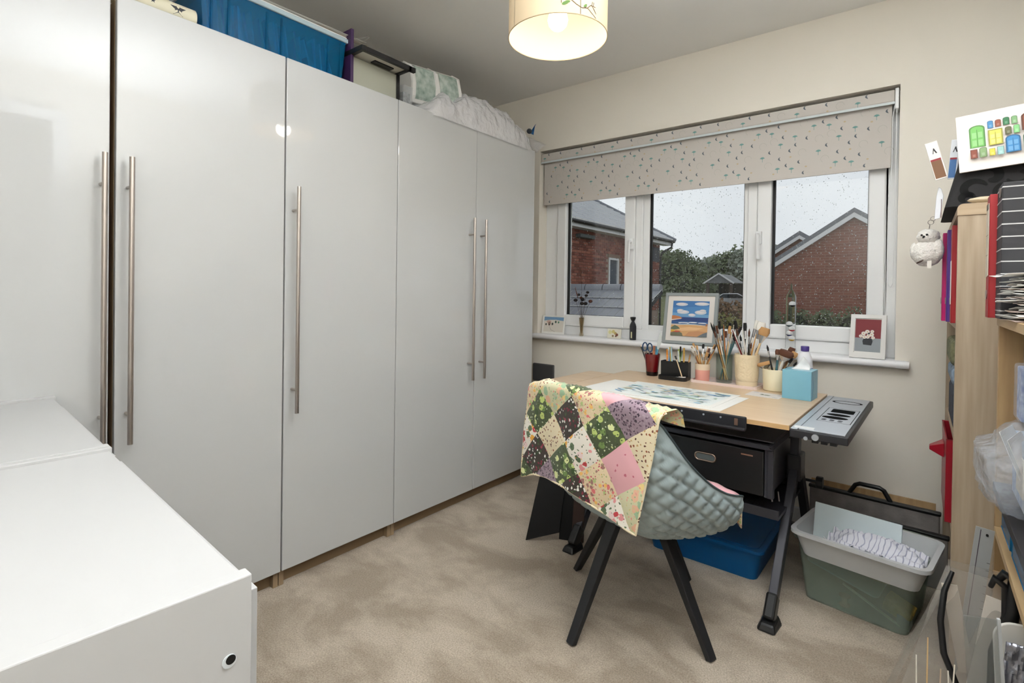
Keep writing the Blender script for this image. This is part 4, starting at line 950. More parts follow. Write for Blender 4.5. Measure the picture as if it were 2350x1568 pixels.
# tissue box
tb=thing('tissue_box','pale blue cube tissue box with a tissue pulled up, at the right of the desk','tissue box',(1.452,-.362,DZ),R(-4))
g=MB().box(-.054,.054,-.054,.054,0,.119); g.build('box',mat('aqua_card',(130,182,198),rough=.35,var=((112,168,190),6,.6)),tb,bevel=.0015)
g=MB().box(-.0005,.0005,-.05,.02,.001,.118); 
g=MB(); g.tube([(.0545,-.046+.02*math.sin(PI*k/12),.004+.111*k/12) for k in range(13)],.0004,4); g.build('printed_wave',mat('aqua_line',(60,130,170),rough=.4),tb)
g=MB().prism(circ(0,0,.036,.020,20),.1190,.1193); g.build('opening',mat('opening_grey',(200,214,218),rough=.6),tb)
g=MB(); 
def tis(u,v):
    a=(u-.5)*2; h=.055*(1-abs(a)**1.3*.75)*v; return (a*.035*(1-.35*v)+.012*v, .006*math.sin(u*9)*v+.004*math.sin(v*5)+.010*v, .118+h)
g.grid(tis,20,10); g.build('tissue',mat('tissue_paper',(240,240,240),rough=.9),tb,smooth=70,solid=.0008)
wb=thing('squeeze_bottle','white squeeze bottle with a purple cap behind the tissue box','bottle',(1.452,-.255,DZ))
g=MB(); g.lathe([(.028,0),(.030,.004),(.031,.12),(.029,.15),(.020,.178),(.014,.186)],28,sy=.8); g.build('body',mat('white_bottle',(232,232,236),rough=.35),wb,smooth=50)
g=MB(); g.lathe([(.016,.186),(.0165,.205),(.015,.207)],24); g.build('cap',mat('purple_cap',(72,56,126),rough=.4),wb,smooth=50)
g=MB(); g.lathe([(.0312,.04),(.0316,.06),(.0316,.095),(.0312,.115)],28,sy=.81); g.f=[f for f in g.f if len(f)==4]; g.m=[0]*len(g.f); g.build('label_band',mat('violet_label',(96,84,158),rough=.4),wb,smooth=50)
# papers
def sheetobj(name,label,cat,x0,x1,y0,y1,z,rz,th=.0006,m=PAPER):
    cx,cy=(x0+x1)/2,(y0+y1)/2; r=thing(name,label,cat,(cx,cy,z),rz); MB().box(-(x1-x0)/2,(x1-x0)/2,-(y1-y0)/2,(y1-y0)/2,0,th).build('sheet',m,r); return r
s0=sheetobj('drawing_paper','large white sheet of drawing paper under the map-like painting','paper',.66,1.285,-.835,-.505,DZ,R(-3.5),.0006)
s1=sheetobj('watercolour_painting','watercolour of blue and green washes lying flat on the desk','painting',.77,1.245,-.80,-.475,DZ+.0008,R(-3),.0008)
pr_=Print(.00006); r9=random.Random(12)
washes=[(172,206,216),(200,222,214),(214,214,178),(150,190,216),(232,222,196),(190,214,190),(120,160,200),(216,206,214),(206,226,232)]
pr_.poly(rect(-.215,.215,-.140,.140),(228,234,232))
for k in range(110):
    x,y=r9.uniform(-.20,.20),r9.uniform(-.125,.125); a=r9.uniform(.006,.04); b=r9.uniform(.002,.010); th=r9.uniform(-.6,.6)
    c=r9.choice(washes) if k<80 else r9.choice([(84,124,170),(120,140,120),(96,150,170),(186,170,120),(110,110,160)])
    if k>=80: a*=.5; b*=.35
    pts=[(cl(x+(a*math.cos(q)*math.cos(th)-b*math.sin(q)*math.sin(th))*(1+.3*math.sin(3*q+k)),-.213,.213),cl(y+a*math.cos(q)*math.sin(th)+b*math.sin(q)*math.cos(th),-.138,.138)) for q in [2*PI*i/12 for i in range(12)]]
    pr_.poly(pts,c)
pr_.build('printed_wash',s1,(0,0,.0009),(R(-90),0,0))
cd=sheetobj('greeting_card','pale card with a small green sketch lying in front of the cream pot','card',1.262,1.395,-.455,-.352,DZ,R(-4),.0012,mat('card_pale',(222,216,212),rough=.7))
pr_=Print(.0001); 
for k,(x,y,w_,h_,c) in enumerate(((-.0,-.005,.022,.006,(120,134,112)),(-.012,.002,.006,.008,(92,108,88)),(.01,.004,.014,.004,(150,158,146)),(.004,-.010,.018,.003,(104,118,100)),(-.045,.035,.012,.003,(150,160,196)),(.05,-.04,.012,.002,(60,60,64)),(.05,.02,.008,.002,(120,120,140)))): pr_.poly(circ(x,y,w_,h_,8),c)
pr_.build('printed_sketch',cd,(0,0,.0013),(R(-90),0,0))

# ---------------------------------------------------------------- things on the window sill
SZ0=.8362
def stand_rot(o,loc,lean,rz): o.location=loc; o.rotation_euler=(R(-lean),0,rz)
# beach card, far left
o=thing('beach_card','small painted beach scene card at the left end of the window sill','card',(-.048,.035,SZ0)); stand_rot(o,(-.048,.035,SZ0),9,R(2))
MB().box(-.085,.085,-.003,.003,0,.118).build('board',PAPER,o)
pr_=Print(); pr_.poly(rect(-.072,.076,.012,.106),(222,216,206)); pr_.poly([(-.072,.084),(-.03,.090),(.02,.092),(.076,.086),(.076,.110),(-.072,.110)],(112,150,186))
pr_.poly(circ(-.035,.078,.018,.010),(206,172,160)); 
for x,z,s_,c in((-.055,.060,.006,(60,66,60)),(-.030,.066,.010,(150,124,110)),(-.006,.064,.007,(64,72,64)),(.018,.078,.007,(62,84,74)),(.040,.076,.006,(90,140,110)),(-.03,.058,.005,(70,60,56))): pr_.poly(circ(x,z,s_,s_*1.2),c)
pr_.poly([(-.03,.05),(-.028,.05),(-.01,.025),(.02,.014),(.016,.013),(-.014,.023)],(180,176,170)); pr_.build('printed_scene',o,(0,-.0031,0))
# bud vase
o=thing('bud_vase','slim glass bud vase with dried seed heads by the left pane','vase',(.172,.030,SZ0))
g=MB(); g.lathe([(.012,0),(.014,.003),(.009,.03),(.011,.06),(.017,.115),(.0155,.115),(.008,.03),(0,.006)],20); g.build('vase_body',glass_mat('vase_glass',(232,226,212)),o,smooth=50)
g=MB(); g.tube([(.001,0,.008),(-.002,0,.04),(.006,0,.10)],.0025,5).tube([(-.002,.002,.008),(.002,0,.05),(-.006,0,.11)],.0022,5).tube([(.003,-.003,.008),(.0,0,.05),(0,0,.11)],.0022,5); g.build('submerged_stems',mat('dry_stem',(150,128,96),rough=.9),o)
ds=mat('dried_brown',(70,56,48),rough=.95); dg=mat('dried_dark',(44,40,40),rough=.95)
for k,(x,y,z) in enumerate(((-.052,0,.30),(-.030,.01,.255),(-.040,-.01,.22),(-.012,.01,.235),(.010,-.01,.225),(.030,.0,.250),(.055,.01,.215),(.045,-.01,.27),(.0,0,.20),(-.01,0,.414),(.02,.01,.20))):
    s_=thing('dried_stem','dried seed-head stem in the bud vase, '+['far left','tall one left of centre','lower left','second tall centre-left','centre-right','tall one at right','far right low one','upper right','shortest central','tallest thin spike','short right of centre'][k],'dried flower',(.172,.030,SZ0+.008),group='dried stems in the bud vase')
    g=MB(); g.tube([(0,0,0),(x*.15,y*.1,z*.45),(x*.6,y,z*.8),(x,y,z-.008)],.0009,5); g.build('stem',ds,s_)
    g=MB(); 
    if z>.4: g.tube([(x,y,z-.05),(x+.001,y,z-.02),(x,y,z)],[.0015,.004,.0008],7)
    elif x<-.045: g.tube([(x*.55,y,z*.75),(x*.75,y,z*.86),(x,y,z)],[.0015,.0032,.0008],7)
    else: g.ball((x,y,z-.004),.010 if k%2 else .0125,8,sc3=(1.15,1,.85))
    g.build('seed_head',dg if k%3 else mat('dried_rust',(96,62,50),rough=.95),s_,smooth=70)
# pressed-flower block
o=thing('pressed_flower_block','small clear block with pressed yellow flowers on the sill','ornament',(.398,.030,SZ0)); stand_rot(o,(.398,.03,SZ0),6,0)
MB().box(-.045,.045,-.006,.006,0,.058).build('block',mat('cream_block',(226,222,208),rough=.2,coat=.6),o,bevel=.002)
pr_=Print(); 
for x,z,s_,c in((-.026,.036,.012,(206,202,150)),(-.004,.040,.011,(196,184,120)),(.010,.030,.009,(176,152,96)),(.020,.022,.009,(120,76,60)),(-.006,.014,.007,(140,120,90)),(.014,.014,.006,(96,70,56))): pr_.poly(circ(x,z,s_,s_,9),c)
pr_.build('pressed_flowers',o,(0,-.0061,0))
# dark diffuser bottle
o=thing('diffuser_bottle','black faceted bottle with a pale label on the sill between panes','bottle',(.522,.022,SZ0))
g=MB(); g.lathe([(.020,0),(.021,.003),(.0215,.078),(.018,.092),(.010,.106),(.009,.112)],6); g.build('body',mat('charcoal_glass',(40,40,44),rough=.3),o,bevel=.002)
g=MB(); g.lathe([(.010,.112),(.016,.126),(.016,.134),(0,.135)],16); g.build('stopper',BLACKP,o,smooth=30)
MB().box(-.0035,.0035,-.0195,-.0185,.012,.048).build('pale_label',mat('cream_label',(206,200,160),rough=.6),o)
# seascape in grey frame
o=thing('framed_seascape','grey framed picture of a beach with blue sky and surf, standing on the sill','picture',(.860,-.012,SZ0)); stand_rot(o,(.862,-.020,SZ0+.001),11,R(1))
FG=mat('grey_frame',(140,146,146),rough=.5)
W_,H_=.142,.282; b_=.016
MB().box(-W_,W_,-.010,.010,0,b_).box(-W_,W_,-.010,.010,H_-b_,H_).box(-W_,-W_+b_,-.010,.010,b_,H_-b_).box(W_-b_,W_,-.010,.010,b_,H_-b_).build('frame',FG,o,bevel=.001)
MB().box(-W_+b_,W_-b_,-.004,.008,b_,H_-b_).build('mount',mat('mount_board',(222,216,210),rough=.8),o)
pr_=Print(.0002); x0,x1,z0,z1=-.098,.098,.044,.238
def PX_(u,v): return (x0+(x1-x0)*u,z0+(z1-z0)*v)
def pp_(pts,c): pr_.poly([PX_(*p) for p in pts],c)
pp_([(0,.52),(1,.52),(1,1),(0,1)],(74,128,182)); pp_([(0,.8),(1,.86),(1,1),(0,1)],(62,112,168)); pp_([(0,.52),(1,.52),(1,.62),(0,.66)],(110,156,196))
for cx_,cy_,rx_,ry_ in((.25,.90,.17,.05),(.80,.92,.2,.05),(.30,.68,.17,.055),(.78,.68,.16,.06),(.55,.60,.10,.045),(.22,.72,.1,.04),(.84,.73,.09,.035)):
    pp_(circ(cx_,cy_,rx_,ry_,14),(196,200,208)); pp_(circ(cx_-.01,cy_+.01,rx_*.7,ry_*.6,12),(222,214,214))
pp_([(0,.36),(1,.36),(1,.535),(0,.535)],(44,66,120)); pp_([(0,.34),(1,.34),(1,.42),(0,.42)],(60,96,146))
pp_([(0,.45),(.2,.48),(.3,.50),(.22,.55),(.08,.575),(0,.57)],(186,118,72)); pp_([(0,.43),(.26,.48),(.28,.50),(0,.46)],(224,206,196))
for cx_,cy_,rx_,ry_,c in((.35,.37,.16,.022,(214,220,226)),(.60,.39,.12,.018,(206,214,222)),(.85,.38,.12,.016,(214,220,226)),(.5,.33,.3,.016,(190,206,216)),(.35,.355,.10,.012,(66,92,140)),(.7,.355,.08,.01,(80,110,150))): pp_(circ(cx_,cy_,rx_,ry_,12),c)
pp_([(0,0),(1,0),(1,.30),(.7,.325),(.4,.32),(.2,.30),(0,.31)],(206,160,112)); pp_([(.1,.2),(.5,.26),(.9,.24),(.7,.18),(.3,.14)],(222,182,136)); pp_([(.4,0),(.9,.0),(1,.14),(.75,.16),(.5,.12)],(190,140,100))
pp_([(0,.22),(.1,.30),(.2,.26),(.26,.20),(.1,.17),(0,.18)],(92,104,84)); pp_([(.0,0),(.35,0),(.32,.08),(.22,.13),(.08,.10),(0,.08)],(112,112,92)); pp_([(.74,0),(1,0),(1,.14),(.88,.09)],(104,112,118)); pp_([(0,.10),(.15,.14),(.3,.13),(.2,.10)],(196,84,60)); pp_([(0,.14),(.08,.17),(.12,.12),(.02,.11)],(206,166,62)); pp_([(.94,.3),(1,.3),(1,.37),(.95,.36)],(170,120,90))
pr_.build('painting',o,(0,-.0041,0))
g=MB().bar((0,.012,.2),(0,.075,.012),.04,.003); g.build('easel_back',FG,o)
# galileo thermometer
o=thing('galileo_thermometer','tall glass galileo thermometer with coloured floating bulbs at the right pane','thermometer',(1.345,.030,SZ0))
g=MB(); g.lathe([(.030,0),(.030,.004),(.026,.012),(.022,.02),(.022,.262),(.0215,.272),(.010,.296),(.005,.305),(.004,.325),(0,.337)],28); g.build('glass_tube',mat('thermo_glass',(250,252,252),rough=0,trans=1,ior=1.16),o,smooth=50)
for k,(z,nm,c) in enumerate(((.065,'yellow',(226,176,60)),(.088,'blue',(40,56,116)),(.112,'red',(196,52,60)),(.134,'green',(28,60,70)),(.232,'black',(14,14,18)))):
    f=MB(); dx=.005*(-1)**k; f.ball((dx,0,z),.0135,16,sc3=(1,1,1)); f=f.build('float',[mat('float_white',(240,240,242),rough=.15)],o,smooth=60)
    g=MB(); g.lathe([(.0137*math.sin(q),-.0137*math.cos(q)) for q in [1.15*i/6 for i in range(7)]],16,c=(dx,0,z)); g.build('float_liquid',mat('float_'+nm,c,rough=.15),f,smooth=60)
# white frame with flower pot print
o=thing('framed_flower_print','white framed print of white blossoms in a black pot on red','picture',(1.662,-.022,SZ0)); stand_rot(o,(1.658,-.026,SZ0+.0005),13,R(-3))
W_,H_,b_=.066,.196,.017
FW=mat('white_frame',(226,224,220),rough=.45)
MB().box(-W_,W_,-.008,.008,0,b_+.006).box(-W_,W_,-.008,.008,H_-b_,H_).box(-W_,-W_+b_,-.008,.008,b_+.006,H_-b_).box(W_-b_,W_,-.008,.008,b_+.006,H_-b_).build('frame',FW,o,bevel=.001)
MB().box(-W_+b_,W_-b_,-.003,.006,b_,H_-b_).build('backing',FW,o)
pr_=Print(.0002); a=W_-b_-.0015; zb,zt_=b_+.012,H_-b_-.004; zm=zb+(zt_-zb)*.42
pr_.poly(rect(-a,a,zb,zm),(140,146,150)); pr_.poly(rect(-a,a,zm,zt_),(122,36,42)); zc=zm-.018
pr_.poly([(-.016,zc-.012),(.014,zc-.014),(.018,zc+.004),(.014,zc+.016),(-.014,zc+.018),(-.019,zc+.004)],(36,38,42))
for x,z,s_ in((-.026,zc+.026,.007),(-.012,zc+.022,.008),(-.016,zc+.038,.0085),(-.002,zc+.046,.009),(.004,zc+.030,.008),(.014,zc+.034,.009),(.016,zc+.048,.007),(.020,zc+.020,.007),(.0,zc+.022,.007)): pr_.poly(circ(x,z,s_,s_,10),(230,222,212)); pr_.poly(circ(x,z,s_*.3,s_*.3,6),(206,160,120))
pr_.poly(circ(.004,zc+.038,.005,.004,7),(50,50,56)); pr_.build('print',o,(0,-.0032,0))
g=MB().bar((0,.010,.13),(0,.055,.006),.03,.003); g.build('easel_back',FW,o)
# dark grey wall plate beside the wardrobe
o=thing('wall_panel_heater','dark grey flat panel fixed low on the wall beside the last wardrobe','panel',(-.085,0,0))
MB().box(-.08,.082,-.022,-.002,.525,.640).build('front_plate',mat('charcoal_plate',(70,70,72),rough=.55),o,bevel=.006)
MB().box(-.06,.06,-.002,0,.54,.625).build('wall_bracket',BLACKP,o)
# ---------------------------------------------------------------- oak bookcase against the right wall
bc=thing('bookcase','tall light oak bookcase with rounded top edge, standing to the right of the window','bookcase',(0,0,0))
bx0,bx1,by0,by1,bh=1.925,2.235,-.75,-.10,1.392
MB().box(bx0,bx1,by0,by0+.018,0,bh-.034).build('side_panel',OAK,bc,bevel=.001)
MB().box(bx0,bx1,by1-.018,by1,0,bh-.034).build('side_panel',OAK,bc,bevel=.001)
OAKT=wood('light_oak_top',(186,166,140),(160,138,110),1.3,'x',.55)
g=MB(); g.prism([(bx0+.010,-.0)]+[(bx0+.012-.012*math.sin(q),bh-.012+.012*math.cos(q)-bh) for q in ()],0,0.0001) if False else None
g=MB(); pr_=[(bx1,bh-.034),(bx1,bh)]+[(bx0-.002+.014-.014*math.sin(q),bh-.014+.014*math.cos(q)) for q in [PI/2*k/5 for k in range(6)]]+[(bx0-.002,bh-.034)]
n_=len(pr_); g.add([(x,by0-.003,z) for x,z in pr_]+[(x,by1,z) for x,z in pr_],[tuple(range(n_)),tuple(reversed(range(n_,2*n_)))]+[(i,n_+i,n_+(i+1)%n_,(i+1)%n_) for i in range(n_)])
g.build('top_board',OAKT,bc,smooth=40)
MB().box(bx0+.0005,bx0+.002,by0+.001,by0+.002,.0,.1).v
for z in(.06,.36,.66,1.012): MB().box(bx0+.004,bx1-.006,by0+.018,by1-.018,z,z+.018).build('shelf',OAKT,bc,bevel=.001)
MB().box(bx1-.006,bx1,by0+.018,by1-.018,.02,bh-.034).build('back_board',mat('dark_back',(120,100,80),rough=.8),bc)
def binder(name,label,x0,x1,y0,y1,z0,h,m,hole=True,lab=None):
    o=thing(name,label,'binder',(x0,(y0+y1)/2,z0)); w_=(y1-y0)/2; L=x1-x0
    g=MB().box(0,.003,-w_,w_,0,h).box(.003,L,-w_,-w_+.003,0,h).box(.003,L,w_-.003,w_,0,h); g.build('cover',m,o,bevel=.0008)
    MB().box(.006,L-.012,-w_+.005,w_-.005,.004,h-.02).build('paper_block',PAPER,o)
    if hole:
        g=MB(); g.tube([(-.0012,.010*math.cos(q),.07+.010*math.sin(q)) for q in [2*PI*k/16 for k in range(17)]],.0016,5,cap=False,up=(1,0,0)); g.build('finger_ring',STEEL,o,smooth=60)
        g=MB(); g.prism(circ(0,0,.009,.009,14),0,.0006); q=g.build('finger_hole',HOLE,o); q.location=(-.0002,0,.07); q.rotation_euler=(0,R(-90),0)
    if lab:
        MB().box(-.0012,0,-w_*.7,w_*.7,lab[0],lab[1]).build('spine_label',PAPER,o,bevel=.0003)
    return o
binder('ring_binder','magenta pink ring binder, farthest left in the bookcase',1.899,2.18,-.455,-.385,1.0302,.305,mat('magenta_card',(190,14,104),rough=.45))
binder('ring_binder','purple ring binder between the pink and the red one in the bookcase',1.909,2.19,-.53,-.468,1.0302,.308,mat('violet_card',(84,48,134),rough=.45))
binder('ring_binder','red ring binder with a white spine label against the bookcase side panel',1.917,2.19,-.63,-.56,1.0302,.312,mat('red_card',(158,32,38),rough=.45),lab=(.06,.20))
FOLD=[('navy woollen throw folded on the second shelf of the bookcase',(70,76,88),.6782,.82,'throw'),('pale blue cloth folded on top of the navy throw in the bookcase',(140,158,176),.8204,.885,'cloth'),('moss green patterned cloth on top of the folded stack in the bookcase',(128,128,96),.8854,.975,'cloth')]
for k,(lb,c,z0,z1,ct) in enumerate(FOLD):
    g=MB(); 
    o=tag(g.box(-.13,.13,-.15,.15,0,z1-z0-.0008).build('folded_'+ct,mat('fold%d'%k,c,rough=.95,bump=(70,.5,.01),var=(tuple(int(v*.7) for v in c),60,.3)),None,bevel=.02,seg=3),lb,ct,None,(2.058-.004*k,-.45+.01*k,z0))
o=thing('red_plastic_caddy','red plastic caddy with a protruding lip sticking out of the low bookcase shelf','caddy',(1.914,-.42,.3784))
REDP=mat('red_plastic',(150,18,36),rough=.35)
g=MB(); g.box(0,.22,-.17,.17,0,.004).box(0,.004,-.17,.17,0,.27).box(.216,.22,-.17,.17,0,.24).box(0,.22,-.17,-.166,0,.27).box(0,.22,.166,.17,0,.27); g.build('tub',REDP,o,bevel=.002)
g=MB(); g.add([(0,-.03,.225),(0,.05,.225),(0,.05,.175),(0,-.03,.175),(-.040,-.01,.205),(-.040,.02,.205),(-.040,.02,.192),(-.040,-.01,.192)],[(0,1,2,3),(4,7,6,5),(0,4,5,1),(1,5,6,2),(2,6,7,3),(3,7,4,0)]); g.build('lip',REDP,o,bevel=.002)
o=thing('white_envelope','white envelope standing inside the red caddy','envelope',(1.935,-.43,.3834)); q=MB().box(-.001,.001,-.10,.10,0,.285).build('sheet',PAPER,o); q.rotation_euler=(0,R(6),0)
o=thing('craft_box','brown card box with a dark clasp on the low shelf of the bookcase','box',(1.912,-.255,.3784)) if False else None

# things on top of the bookcase
BT=bh+.0006
o=thing('fabric_storage_bag','black fabric storage bag with flocked scroll pattern on top of the bookcase','bag',(2.08,-.48,BT))
DAM=mat('black_fabric',(34,33,34),rough=.9); FL=mat('black_velvet',(9,9,10),rough=1,sheen=.2)
g=MB(); g.prism(rrect(-.185,.19,-.22,.22,.02),0,.15,top=rrect(-.150,.185,-.20,.2,.03)); g.build('bag_body',DAM,o,smooth=50)
g=MB(); rr5=random.Random(8)
def curl(cx,cz,s,ph,w_,sg=1):
    pts=[]; 
    for k in range(22):
        t_=k/21; a=ph+sg*t_*4.6; r_=s*(1-t_*.72); pts.append((cx+r_*math.cos(a),cz+r_*math.sin(a)))
    vs=[]; n2=len(pts)
    for k,(x,z) in enumerate(pts):
        x2,z2=pts[min(k+1,n2-1)]; x1,z1=pts[max(k-1,0)]; dx,dz=x2-x1,z2-z1; L_=math.hypot(dx,dz) or 1; ww=w_*(.25+.75*math.sin(PI*min(1,k/(n2-1)*1.0))**.7)
        for s2_ in(-1,1):
            X,Z=x-dz/L_*ww*s2_,z+dx/L_*ww*s2_; X=cl(X,-.165,.185); Z=cl(Z,.006,.145); y=-.2205+.02*(Z/.15)-.0008
            vs.append((X,y,Z))
    g.add(vs,[(2*k,2*k+2,2*k+3,2*k+1) for k in range(n2-1)])
for a in((-.12,.045,.035,.4,.010,1),(-.08,.085,.03,2.5,.011,-1),(-.045,.03,.032,1.0,.010,1),(-.015,.08,.030,3.4,.010,1),(.03,.04,.035,.2,.011,-1),(.07,.09,.030,2.0,.011,1),(.11,.035,.034,.9,.010,1),(.14,.10,.028,3.0,.010,-1),(-.135,.02,.02,0,.009,1),(.0,.12,.02,1,.009,-1),(.16,.06,.025,1.6,.010,1)): curl(*a)
g.build('flocked_scrolls',FL,o)
o=thing('doors_print','white board printed with rows of colourful arched doors, propped on the black bag','picture',(1.928,-.705,BT+.100)); o.rotation_euler=(R(-7),R(-4),R(-3))
MB().box(0,.32,-.003,.003,0,.178).build('board',mat('white_board',(232,224,218),rough=.6),o)
pr_=Print(.00025)
def archdoor(x,z,w_,h,c,arch=True,det=None):
    r_=w_/2
    if arch: pts=[(x,z),(x+w_,z),(x+w_,z+h-r_*.6)]+[(x+r_+r_*math.cos(q),z+h-r_*.6+r_*.6*math.sin(q)) for q in [PI*k/8 for k in range(1,8)]]+[(x,z+h-r_*.6)]
    else: pts=[(x,z),(x+w_,z),(x+w_,z+h),(x,z+h)]
    dk_=tuple(int(v*.72) for v in c); lt_=tuple(int(v*.78+52) for v in c)
    pr_.poly(pts,dk_); 
    e_=w_*.10
    if arch: inn=[(x+e_,z+e_*.5),(x+w_-e_,z+e_*.5),(x+w_-e_,z+h-r_*.7)]+[(x+r_+(r_-e_)*math.cos(q),z+h-r_*.7+r_*.5*math.sin(q)) for q in [PI*k/8 for k in range(1,8)]]+[(x+e_,z+h-r_*.7)]
    else: inn=[(x+e_,z+e_*.5),(x+w_-e_,z+e_*.5),(x+w_-e_,z+h-e_),(x+e_,z+h-e_)]
    pr_.poly(inn,c)
    if w_>.018:
        for sx_ in(0,1):
            for zz in(.08,.42): pr_.poly(rect(x+w_*(.17+.38*sx_),x+w_*(.45+.38*sx_),z+h*zz,z+h*(zz+.26)),lt_)
        pr_.poly(rect(x+w_*.485,x+w_*.515,z,z+h*.8),dk_)
    else: pr_.poly(rect(x+w_*.3,x+w_*.7,z+h*.15,z+h*.45),lt_)
X=.030
archdoor(.028,.070,.036,.070,(112,176,92)); archdoor(.070,.122,.013,.024,(70,130,176)); archdoor(.087,.123,.013,.022,(138,72,52)); archdoor(.104,.123,.014,.024,(50,110,70)); archdoor(.122,.122,.013,.024,(120,160,112))
archdoor(.070,.068,.032,.048,(206,200,92),False); archdoor(.107,.092,.014,.024,(92,92,62)); archdoor(.125,.092,.013,.025,(124,186,120)); archdoor(.106,.036,.032,.052,(58,128,182))
archdoor(.028,.034,.016,.028,(128,66,48),False); archdoor(.048,.034,.017,.031,(124,152,104)); archdoor(.070,.034,.013,.022,(210,196,72),False); archdoor(.087,.033,.015,.025,(150,190,186),False)
archdoor(.142,.094,.036,.052,(124,66,44)); archdoor(.143,.034,.034,.052,(44,108,62)); archdoor(.182,.034,.03,.05,(178,120,62)); archdoor(.184,.09,.026,.054,(92,140,150)); archdoor(.218,.034,.034,.11,(196,150,60)); archdoor(.258,.034,.03,.05,(160,70,80)); archdoor(.258,.09,.03,.054,(90,120,80))
pr_.build('printed_doors',o,(0,-.0031,0))
for k,(x,z,rt_,c1,c2,lb) in enumerate(((1.868,1.50,-14,(230,224,220),(120,84,58),'clear packet with a white header and brown contents hanging beside the doors print'),(1.892,1.50,4,(226,230,236),(70,110,160),'slim white and blue packet tucked behind the doors print'),(1.905,1.505,12,(222,220,222),(150,130,140),'slim grey-white packet closest to the edge of the doors print'))):
    p_=thing('craft_packet',lb,'packet',(x+.020,-.64+.02*k,z-.008)); p_.rotation_euler=(0,R(rt_),0)
    MB().box(-.016+.006*k,.016-.004*k,-.002,.002,0,.125).build('sleeve',mat('packet_sleeve%d'%k,c1,rough=.35),p_,bevel=.001)
    pr_=Print(.0002); w_=.014-.005*(k>0); pr_.poly(rect(-w_,w_*.9,.004,.062),c2); pr_.poly(rect(-w_,w_*.9,.062,.068),(140,40,50)); pr_.poly([(-.004,.085),(.001,.103),(.003,.103),(.008,.086),(.005,.085),(.001,.096),(-.002,.085)],(40,40,44)); pr_.build('printed_face',p_,(0,-.0021,0))
o=thing('white_tag_strip','white glossy folded strip hanging at the left edge of the black bag','tag',(1.882,-.60,BT+.02)); q=g=MB().prism([(-.010,-.045),(.004,-.042),(.012,.03),(.006,.055),(-.001,.06),(-.006,.03)],-.003,.003).build('strip',mat('white_gloss_card',(232,234,240),rough=.25),o,bevel=.001); q.rotation_euler=(R(90),0,0)
MB().box(.006,.0075,-.0035,.0035,-.04,.02).build('dark_edge',mat('maroon_edge',(90,40,50),rough=.5),o)
o=thing('wooden_dish','shallow pale wooden dish lying on the front of the bookcase top','dish',(1.985,-.728,BT))
g=MB(); g.lathe([(0,0),(.020,.001),(.034,.008),(.036,.011),(.030,.016),(.012,.0195),(0,.020)],32,sx=1.1,sy=.5); g.build('dish',mat('pale_wood_dish',(206,192,166),rough=.4,var=((186,168,138),20,.4)),o,smooth=50)
for k,(x,z) in enumerate(((2.030,BT-.004),(2.062,BT+.002))):
    o=thing('glass_bangle','clear glass bangle leaning on the edge of the bookcase top','bangle',(x,-.762,z),group='glass bangles on the bookcase edge')
    g=MB(); g.tube([(.012*math.cos(q),.002*math.sin(q),.012*math.sin(q)) for q in [2*PI*i/20 for i in range(21)]],.0022,6,cap=False,up=(0,1,0)); g.build('ring',mat('bangle_glass',(220,220,216),rough=.1,trans=.6),o,smooth=60)
    o['label']=['clear glass bangle hanging over the bookcase edge above the red file','pale glass bangle hanging over the bookcase edge above the striped box file'][k]; del o['group']
# owl keyring
o=thing('plush_owl','white plush owl keyring hanging beside the bookcase','plush toy',(1.856,-.50,1.212))
FUR=mat('white_plush',(236,232,226),rough=1,sheen=.4,bump=(160,.9,.006))
def lump(c,r,n,s,amp,f,seed,mt,name,par):
    g=MB(); g.ball((0,0,0),1,n); 
    v=[]
    for x,y,z in g.v:
        k=1+amp*noise.noise(Vector((x*f+seed,y*f,z*f))); v.append((c[0]+x*k*r*s[0],c[1]+y*k*r*s[1],c[2]+z*k*r*s[2]))
    g.v=v; return g.build(name,mt,par,smooth=80)
lump((0,0,.052),.046,24,(.95,.85,1.0),.12,4,1,FUR,'body',o); lump((.002,-.006,.108),.032,24,(1.0,.9,.85),.1,4,2,FUR,'head',o)
lump((.030,-.018,.062),.026,16,(.6,.8,1.35),.15,4,3,FUR,'wing',o); lump((-.036,.004,.060),.022,16,(.55,.8,1.35),.15,4,4,FUR,'wing',o)
g=MB(); g.ball((-.016,-.034,.112),.0035,8).ball((-.002,-.036,.113),.0035,8); g.build('eyes',BLACKP,o,smooth=60)
g=MB(); g.tube([(-.010,-.033,.107),(-.013,-.043,.100)],[.004,.0006],8); g.build('beak',BLACKP,o,smooth=60)
g=MB(); g.tube([(-.028,-.034,.016),(-.018,-.042,.021),(-.010,-.040,.026)],[.002,.003,.001],6); g.build('claw',mat('claw_brown',(70,50,44),rough=.7),o,smooth=60)
MB().box(.000,.012,-.036,-.0345,-.002,.024).build('sewn_tag',mat('tag_cloth',(236,232,222),rough=.9),o)
g=MB(); g.tube([(.004,-.004,.135),(.006,-.003,.150)],.0012,5)
for c_,r_ in(((.008,-.002,.158),.008),((.014,0,.170),.007)): g.tube([(c_[0]+r_*math.cos(q),c_[1],c_[2]+r_*math.sin(q)) for q in [2*PI*i/16 for i in range(17)]],.0011,5,cap=False,up=(0,1,0))
g.build('key_ring',STEEL,o,smooth=60)

